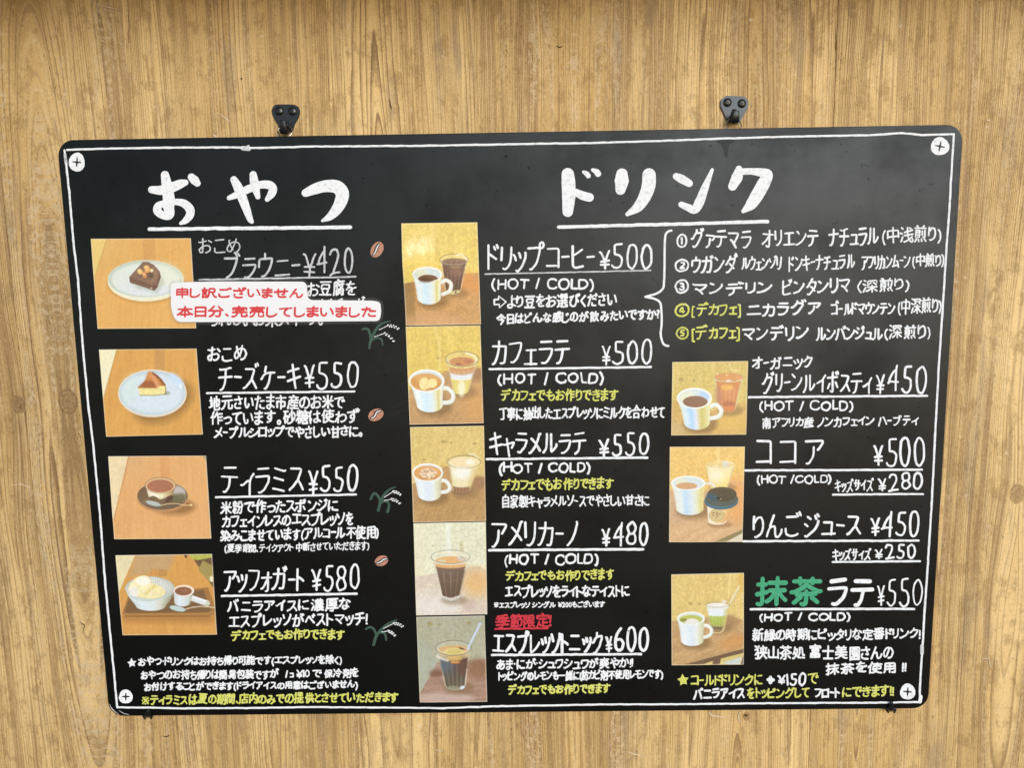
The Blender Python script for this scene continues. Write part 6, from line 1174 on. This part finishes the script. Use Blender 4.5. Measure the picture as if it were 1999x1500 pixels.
for (nm, cor, (bx, by, k), fn, label) in PRINTS:
    C4 = plane_pt(cor, 0.0)
    wm, hm = np.linalg.norm(C4[1] - C4[0]), np.linalg.norm(C4[3] - C4[0])
    nx, ny = int(wm / 0.00052), int(hm / 0.00052)
    us, vs = np.meshgrid(np.linspace(0, 1, nx), np.linspace(0, 1, ny))
    W4 = [((1 - us) * (1 - vs))[..., None], (us * (1 - vs))[..., None], (us * vs)[..., None], ((1 - us) * vs)[..., None]]
    G = sum(w_ * c for w_, c in zip(W4, C4))                     # points on the print, world
    q = (np.stack([G[..., 0], G[..., 2], -FRONT - G[..., 1]], -1) - CB) @ RT          # where they were surveyed
    px = FOCAL * q[..., 0] / -q[..., 2] + 999.5; py = 750 - FOCAL * q[..., 1] / -q[..., 2]
    acc = 0
    for ox, oy in ((-.25, -.25), (.25, -.25), (-.25, .25), (.25, .25)):
        pc = Pic((px + ox - bx) * k, (py + oy - by) * k); fn(pc)
        r_ = np.random.default_rng(5); acc = acc + pc.c
    C = acc / 4
    C = C * (1 + 0.06 * (fbm(px * 0.9, py * 0.9, 3, 3) - .5)[..., None] * 2 + 0.05 * (fbm(px * 0.25, py * 0.25, 8, 3) - .5)[..., None])
    # thin white margin left by the cutter
    ed = np.minimum(np.minimum(us * wm, (1 - us) * wm), np.minimum(vs * hm, (1 - vs) * hm))
    C = np.where((ed < 0.0007)[..., None], C * .45 + np.array([226, 214, 190]) * .55, C)
    C = np.clip(lin(np.clip(C, 0, 252)) * ALB, 0, 0.9)
    G = G.copy()
    lift = 0.00045 + 0.0006 * fbm(us * 3 + bx, vs * 3, 8, 2)
    if nm == 'drip': lift = lift + 0.0058 * np.exp(-((us + 0.12) / 0.5) ** 2 - ((vs - 0.34) / 0.30) ** 2)
    G[..., 1] -= lift
    V = G.reshape(-1, 3); n0 = len(V)
    idx = np.arange(n0).reshape(ny, nx)
    F = np.stack([idx[1:, :-1], idx[1:, 1:], idx[:-1, 1:], idx[:-1, :-1]], -1).reshape(-1, 4)
    cen = V.mean(0); root = empty('photo_print', Vector(cen), label, 'photo', 'photo prints on the menu board')
    me = bpy.data.meshes.new('picture')
    me.vertices.add(n0); me.vertices.foreach_set('co', (V - cen).ravel())
    me.loops.add(F.size); me.loops.foreach_set('vertex_index', F.ravel().astype(np.int32))
    me.polygons.add(len(F)); me.polygons.foreach_set('loop_start', np.arange(0, F.size, 4, dtype=np.int32)); me.polygons.foreach_set('loop_total', np.full(len(F), 4, np.int32))
    me.update(calc_edges=True)
    ca = me.color_attributes.new('print', 'FLOAT_COLOR', 'POINT')
    ca.data.foreach_set('color', np.c_[C.reshape(-1, 3), np.ones(n0)].astype(np.float32).ravel())
    me.materials.append(MPG if nm == 'drip' else MP); me.polygons.foreach_set('use_smooth', np.ones(len(F), bool))
    o = bpy.data.objects.new('picture', me); scene.collection.objects.link(o); o.parent = root
    # the paper's cut edge, down to the board
    loop = list(idx[0, :]) + list(idx[1:, -1]) + list(idx[-1, -2::-1]) + list(idx[-2:0:-1, 0])
    top = V[loop]; bot = top.copy(); bot[:, 1] = -FRONT - 0.00003
    E = [(i, (i + 1) % len(loop), (i + 1) % len(loop) + len(loop), i + len(loop)) for i in range(len(loop))]
    mesh_obj('paper_edge', np.vstack([top, bot]), E, MEDGE, root)

# ------------------------------------------------------------------ the sold-out notice laid over the first print
def poly_sheet(name, P, out0, out1, mat, parent):
    P = np.array(P, float); n = len(P)
    a_, b_ = plane_pt(P, out1), plane_pt(P, out0)
    F = [tuple(range(n))[::-1]] + [(i, (i + 1) % n, n + (i + 1) % n, n + i) for i in range(n)]
    bm = bmesh.new(); vs_ = [bm.verts.new(v) for v in np.vstack([a_, b_])]
    for f in F: bm.faces.new([vs_[i] for i in f])
    bmesh.ops.recalc_face_normals(bm, faces=bm.faces)
    f0 = [f for f in bm.faces if len(f.verts) == n]
    if f0 and f0[0].normal.y > 0: bmesh.ops.reverse_faces(bm, faces=bm.faces)
    return bm_obj(name, bm, mat, parent)
def rnd(P, r, n=6):
    P = [np.array(p, float) for p in P]; out = []
    for i, p in enumerate(P):
        u, v = P[i - 1] - p, P[(i + 1) % len(P)] - p; lu, lv = np.hypot(*u), np.hypot(*v); rr = min(r, lu * .45, lv * .45)
        A_, C_ = p + u / lu * rr, p + v / lv * rr
        for k in range(n + 1): t = k / n; out.append((1 - t) ** 2 * A_ + 2 * t * (1 - t) * p + t * t * C_)
    return out
SG = [(333, 552), (420, 549.5), (598.5, 550), (601, 586), (728, 587), (742.5, 590), (744.5, 610), (741, 627), (560, 628.5), (344, 629), (334, 605)]
cs = plane_pt([(540, 590)], 0.0025)[0]
sign = empty('sold_out_notice', Vector(cs), 'white two-row laminated notice in red Japanese lettering, overlapping the brownie print', 'notice')
MCLR = NT('clear_laminate_film')
MCLR.b.inputs['Base Color'].default_value = (0.30, 0.30, 0.31, 1); MCLR.b.inputs['Roughness'].default_value = 0.25; MCLR.b.inputs['Alpha'].default_value = 0.10
MCLR = MCLR.m
MSG = simple_mat('white_laminated_card', (0.83, 0.82, 0.84), 0.32, 0.5)
def grow(P, d):
    P = np.array(P, float); out = []
    for i in range(len(P)):
        u, v = P[i] - P[i - 1], P[(i + 1) % len(P)] - P[i]; u /= np.hypot(*u); v /= np.hypot(*v)
        n = np.array([u[1] + v[1], -u[0] - v[0]]); n /= max(np.hypot(*n), .4); out.append(P[i] + n * d)
    return out
poly_sheet('laminate_border', rnd(grow(SG, 6), 14), 0.0018, 0.0022, MCLR, sign)
poly_sheet('notice_card', rnd(SG, 11), 0.00222, 0.0026, MSG, sign)
for (text, x0, x1, yc0, yc1, h, sw, col, name) in SIGN_TEXT:
    write(text, x0, x1, yc0, yc1, h, sw, PAINT[col], name, sign, z0=0.0026, jit=0.35)

# ------------------------------------------------------------------ black steel hooks and wire rings
MST = NT('black_powder_coated_steel')
P, x, z = MST.pos(); MST.b.inputs['Base Color'].default_value = (0.012, 0.012, 0.013, 1); MST.b.inputs['Roughness'].default_value = 0.32; MST.b.inputs['Specular IOR Level'].default_value = 0.42; MST.b.inputs['Specular Tint'].default_value = (0.88, 0.95, 1.0, 1.0)
MST.bump(MST.noise(P, 2200, 2), 0.15, 0.0003); MST = MST.m
MSC = simple_mat('blackened_screw_steel', (0.010, 0.010, 0.010), 0.28, 0.6)
MWIRE = simple_mat('bright_steel_wire', (0.55, 0.53, 0.50), 0.22, 0.5, metal=1.0)
def w2(px, py, out): return plane_pt([(px, py)], out)[0]          # out measured from the board face; the wall is at -FRONT
def plate(name, outline, t, parent, mat):
    P = rnd(outline, 5, 5); n = len(P)
    a_ = plane_pt(P, -FRONT + t); b_ = a_.copy(); b_[:, 1] = 0.0006
    bm = bmesh.new(); top = [bm.verts.new(v) for v in a_]; bot = [bm.verts.new(v) for v in b_]
    f = bm.faces.new(top)
    for i in range(n): bm.faces.new((top[i], bot[i], bot[(i + 1) % n], top[(i + 1) % n]))
    bmesh.ops.recalc_face_normals(bm, faces=bm.faces)
    if f.normal.y > 0: bmesh.ops.reverse_faces(bm, faces=bm.faces)
    bmesh.ops.bevel(bm, geom=[e_ for e_ in f.edges], offset=0.0005, segments=2, affect='EDGES')
    return bm_obj(name, bm, mat, parent)
def screw(cx, cy, t, parent, ang):
    c = w2(cx, cy, -FRONT + t); R_ = 0.0043
    V, F = [], []; rings = 6; N = 28
    V.append((c[0], c[1] - 0.0018, c[2]))
    for r_ in range(1, rings + 1):
        f = r_ / rings; rad = R_ * f; hgt = 0.0018 * math.sqrt(max(0, 1 - f * f * .96))
        for k in range(N): V.append((c[0] + rad * math.cos(2 * math.pi * k / N), c[1] - hgt, c[2] + rad * math.sin(2 * math.pi * k / N)))
    for k in range(N): F.append((0, 1 + k, 1 + (k + 1) % N))
    for r_ in range(rings - 1):
        for k in range(N): a_, b_ = 1 + r_ * N + k, 1 + r_ * N + (k + 1) % N; F.append((a_, a_ + N, b_ + N, b_))
    s_ = mesh_obj('screw', V, F, MSC, parent, smooth=True)
    V, F = [], []; MD = 0.00186
    for q in range(2):
        an = ang + q * math.pi / 2; dx, dz = math.cos(an), math.sin(an); L, w_ = 0.0018, 0.00040
        b = len(V)
        for s1, s2 in ((-1, -1), (1, -1), (1, 1), (-1, 1)): V.append((c[0] + dx * L * s1 - dz * w_ * s2, c[1] - MD - q * 0.00002, c[2] + dz * L * s1 + dx * w_ * s2))
        F.append((b, b + 1, b + 2, b + 3))
    sl = mesh_obj('cross_slot', V, F, MK, parent); sl.parent = s_
def tongue(name, path, widths, parent, mat, thick=0.0016):
    """a curled strip: path of (px, py, out) centre points"""
    C = np.array([w2(*p) for p in path]); W_ = np.array(widths)
    n_ = 6; Q = np.vstack([2 * C[0] - C[1], C, 2 * C[-1] - C[-2]]); pts_, ws = [], []
    for i in range(1, len(Q) - 2):
        for k in range(n_):
            t = k / n_; pts_.append(0.5 * (2 * Q[i] + (Q[i + 1] - Q[i - 1]) * t + (2 * Q[i - 1] - 5 * Q[i] + 4 * Q[i + 1] - Q[i + 2]) * t * t + (3 * Q[i] - Q[i - 1] - 3 * Q[i + 1] + Q[i + 2]) * t ** 3)); ws.append(W_[i - 1] * (1 - t) + W_[i] * t)
    pts_.append(C[-1]); ws.append(W_[-1]); pts_ = np.array(pts_)
    V, F = [], []; M = 16
    for i, p in enumerate(pts_):
        t = pts_[min(i + 1, len(pts_) - 1)] - pts_[max(i - 1, 0)]; t /= np.linalg.norm(t)
        sdv = np.array([1.0, 0, 0]); nn = np.cross(sdv, t); nn /= np.linalg.norm(nn); sdv = np.cross(t, nn)
        for k in range(M):
            a_ = 2 * math.pi * k / M; cu, cv = math.cos(a_), math.sin(a_)
            V.append(p + sdv * ws[i] / 2 * math.copysign(abs(cu) ** .55, cu) + nn * thick / 2 * math.copysign(abs(cv) ** .7, cv))
    for i in range(len(pts_) - 1):
        for k in range(M): a_, b_ = i * M + k, i * M + (k + 1) % M; F.append((a_, b_, b_ + M, a_ + M))
    F.append(tuple(range(M))[::-1]); F.append(tuple((len(pts_) - 1) * M + k for k in range(M)))
    return mesh_obj(name, V, F, mat, parent, smooth=True)
def wire_ring(cx, cy, out, r, parent, rw=0.00045, squash=1.0, rot=0.0):
    c = w2(cx, cy, out); V, F = [], []; N, M = 48, 8
    for i in range(N):
        a_ = 2 * math.pi * i / N; u, v = r * math.cos(a_), r * squash * math.sin(a_)
        ctr = c + np.array([u * math.cos(rot) - v * math.sin(rot), 0.35 * v, u * math.sin(rot) + v * math.cos(rot)])
        rad = np.array([math.cos(a_ + rot), 0, math.sin(a_ + rot)])
        for k in range(M):
            b_ = 2 * math.pi * k / M; V.append(ctr + rad * rw * math.cos(b_) + np.array([0, rw * math.sin(b_), 0]))
    for i in range(N):
        for k in range(M): F.append((i * M + k, i * M + (k + 1) % M, ((i + 1) % N) * M + (k + 1) % M, ((i + 1) % N) * M + k))
    return mesh_obj('hanging_ring', V, F, MWIRE, parent, smooth=True)

def zz(L, bx, by, k): return [(x / k + bx, y / k + by) for x, y in L]
H1 = zz([(870, 232), (1235, 232), (1330, 285), (1358, 380), (1320, 500), (1250, 620), (1215, 740), (1180, 775), (980, 775), (945, 740), (920, 620), (850, 520), (800, 410), (800, 310)], 450, 180, 9.995)
H2 = zz([(720, 247), (1060, 258), (1120, 310), (1145, 390), (1120, 500), (1040, 620), (985, 730), (960, 765), (760, 740), (725, 660), (660, 520), (620, 430), (625, 330)], 1340, 160, 9.375)
hk1 = empty('wall_hook', Vector(w2(555, 235, -FRONT)), 'black steel wall hook on the paler wood above the おやつ heading', 'hook', 'black hooks holding the board')
hk1['label'] = 'black two-screw wall hook above the left heading, its upturned tip leaning left'
plate('hook_plate', H1, 0.0022, hk1, MST)
screw(544.8, 216.5, 0.0022, hk1, 0.3); screw(571, 217, 0.0022, hk1, 0.1)
tongue('hook_tip', [(559, 238, -FRONT + .0015), (558.5, 250, -FRONT + .0035), (557, 259, -FRONT + .008), (554, 258, -FRONT + .0125), (552.5, 247, -FRONT + .0145), (551.5, 234, -FRONT + .0150)], [.0045, .0070, .0082, .0078, .0072, .0045], hk1, MST, .0022)
hk2 = empty('wall_hook', Vector(w2(1434, 215, -FRONT)), 'grey-sheened black two-screw wall hook above the right end of the drinks heading', 'hook', 'black hooks holding the board')
plate('hook_plate', H2, 0.0022, hk2, MST)
screw(1420, 200, 0.0022, hk2, 0.75); screw(1448, 202, 0.0022, hk2, 0.15)
tongue('hook_tip', [(1433, 214, -FRONT + .0015), (1433, 228, -FRONT + .0035), (1433, 238, -FRONT + .008), (1434.5, 237, -FRONT + .0125), (1436, 228, -FRONT + .0145), (1437, 216, -FRONT + .0150)], [.0045, .0075, .0086, .0082, .0080, .0055], hk2, MST, .0022)
wire_ring(556.5, 256.5, -0.0065, 0.0074, board, rw=0.0006, squash=0.86, rot=0.1)
wire_ring(1432.5, 244.5, -0.0065, 0.0073, board, rw=0.0006, squash=0.98)

def low_hook(cx, cy, label, tip):
    h_ = empty('lower_hook', Vector(w2(cx, cy, -FRONT + .004)), label, 'hook', 'small hooks under the board edge')
    tongue('hook_strip', [(cx, cy - 12, -FRONT + .0014), (cx, cy + 2, -FRONT + .0016), (cx, cy + 5, -FRONT + .008), (cx, cy + 3.5, 0.0006), (cx + .5, cy - 3, 0.0026), (cx + 1, cy - tip, 0.0032)], [.0085, .0085, .0062, .0060, .0056, .0030], h_, MST, .0016)
    tongue('hook_lug', [(cx - 7, cy - 10, -FRONT + .0014), (cx - 6.5, cy + 3, -FRONT + .004), (cx - 5.5, cy + 8, -FRONT + .009)], [.0040, .0042, .0020], h_, MST, .0016)
    tongue('hook_lug', [(cx + 7, cy - 10, -FRONT + .0014), (cx + 6.5, cy + 3, -FRONT + .004), (cx + 6.5, cy + 8, -FRONT + .009)], [.0040, .0042, .0020], h_, MST, .0016)
low_hook(288.5, 1396, 'small black hook under the board edge near the yellow tiramisu note', 8)
low_hook(1739.5, 1384, 'small black hook with upturned tip under the board edge beside the drawn screw', 13)
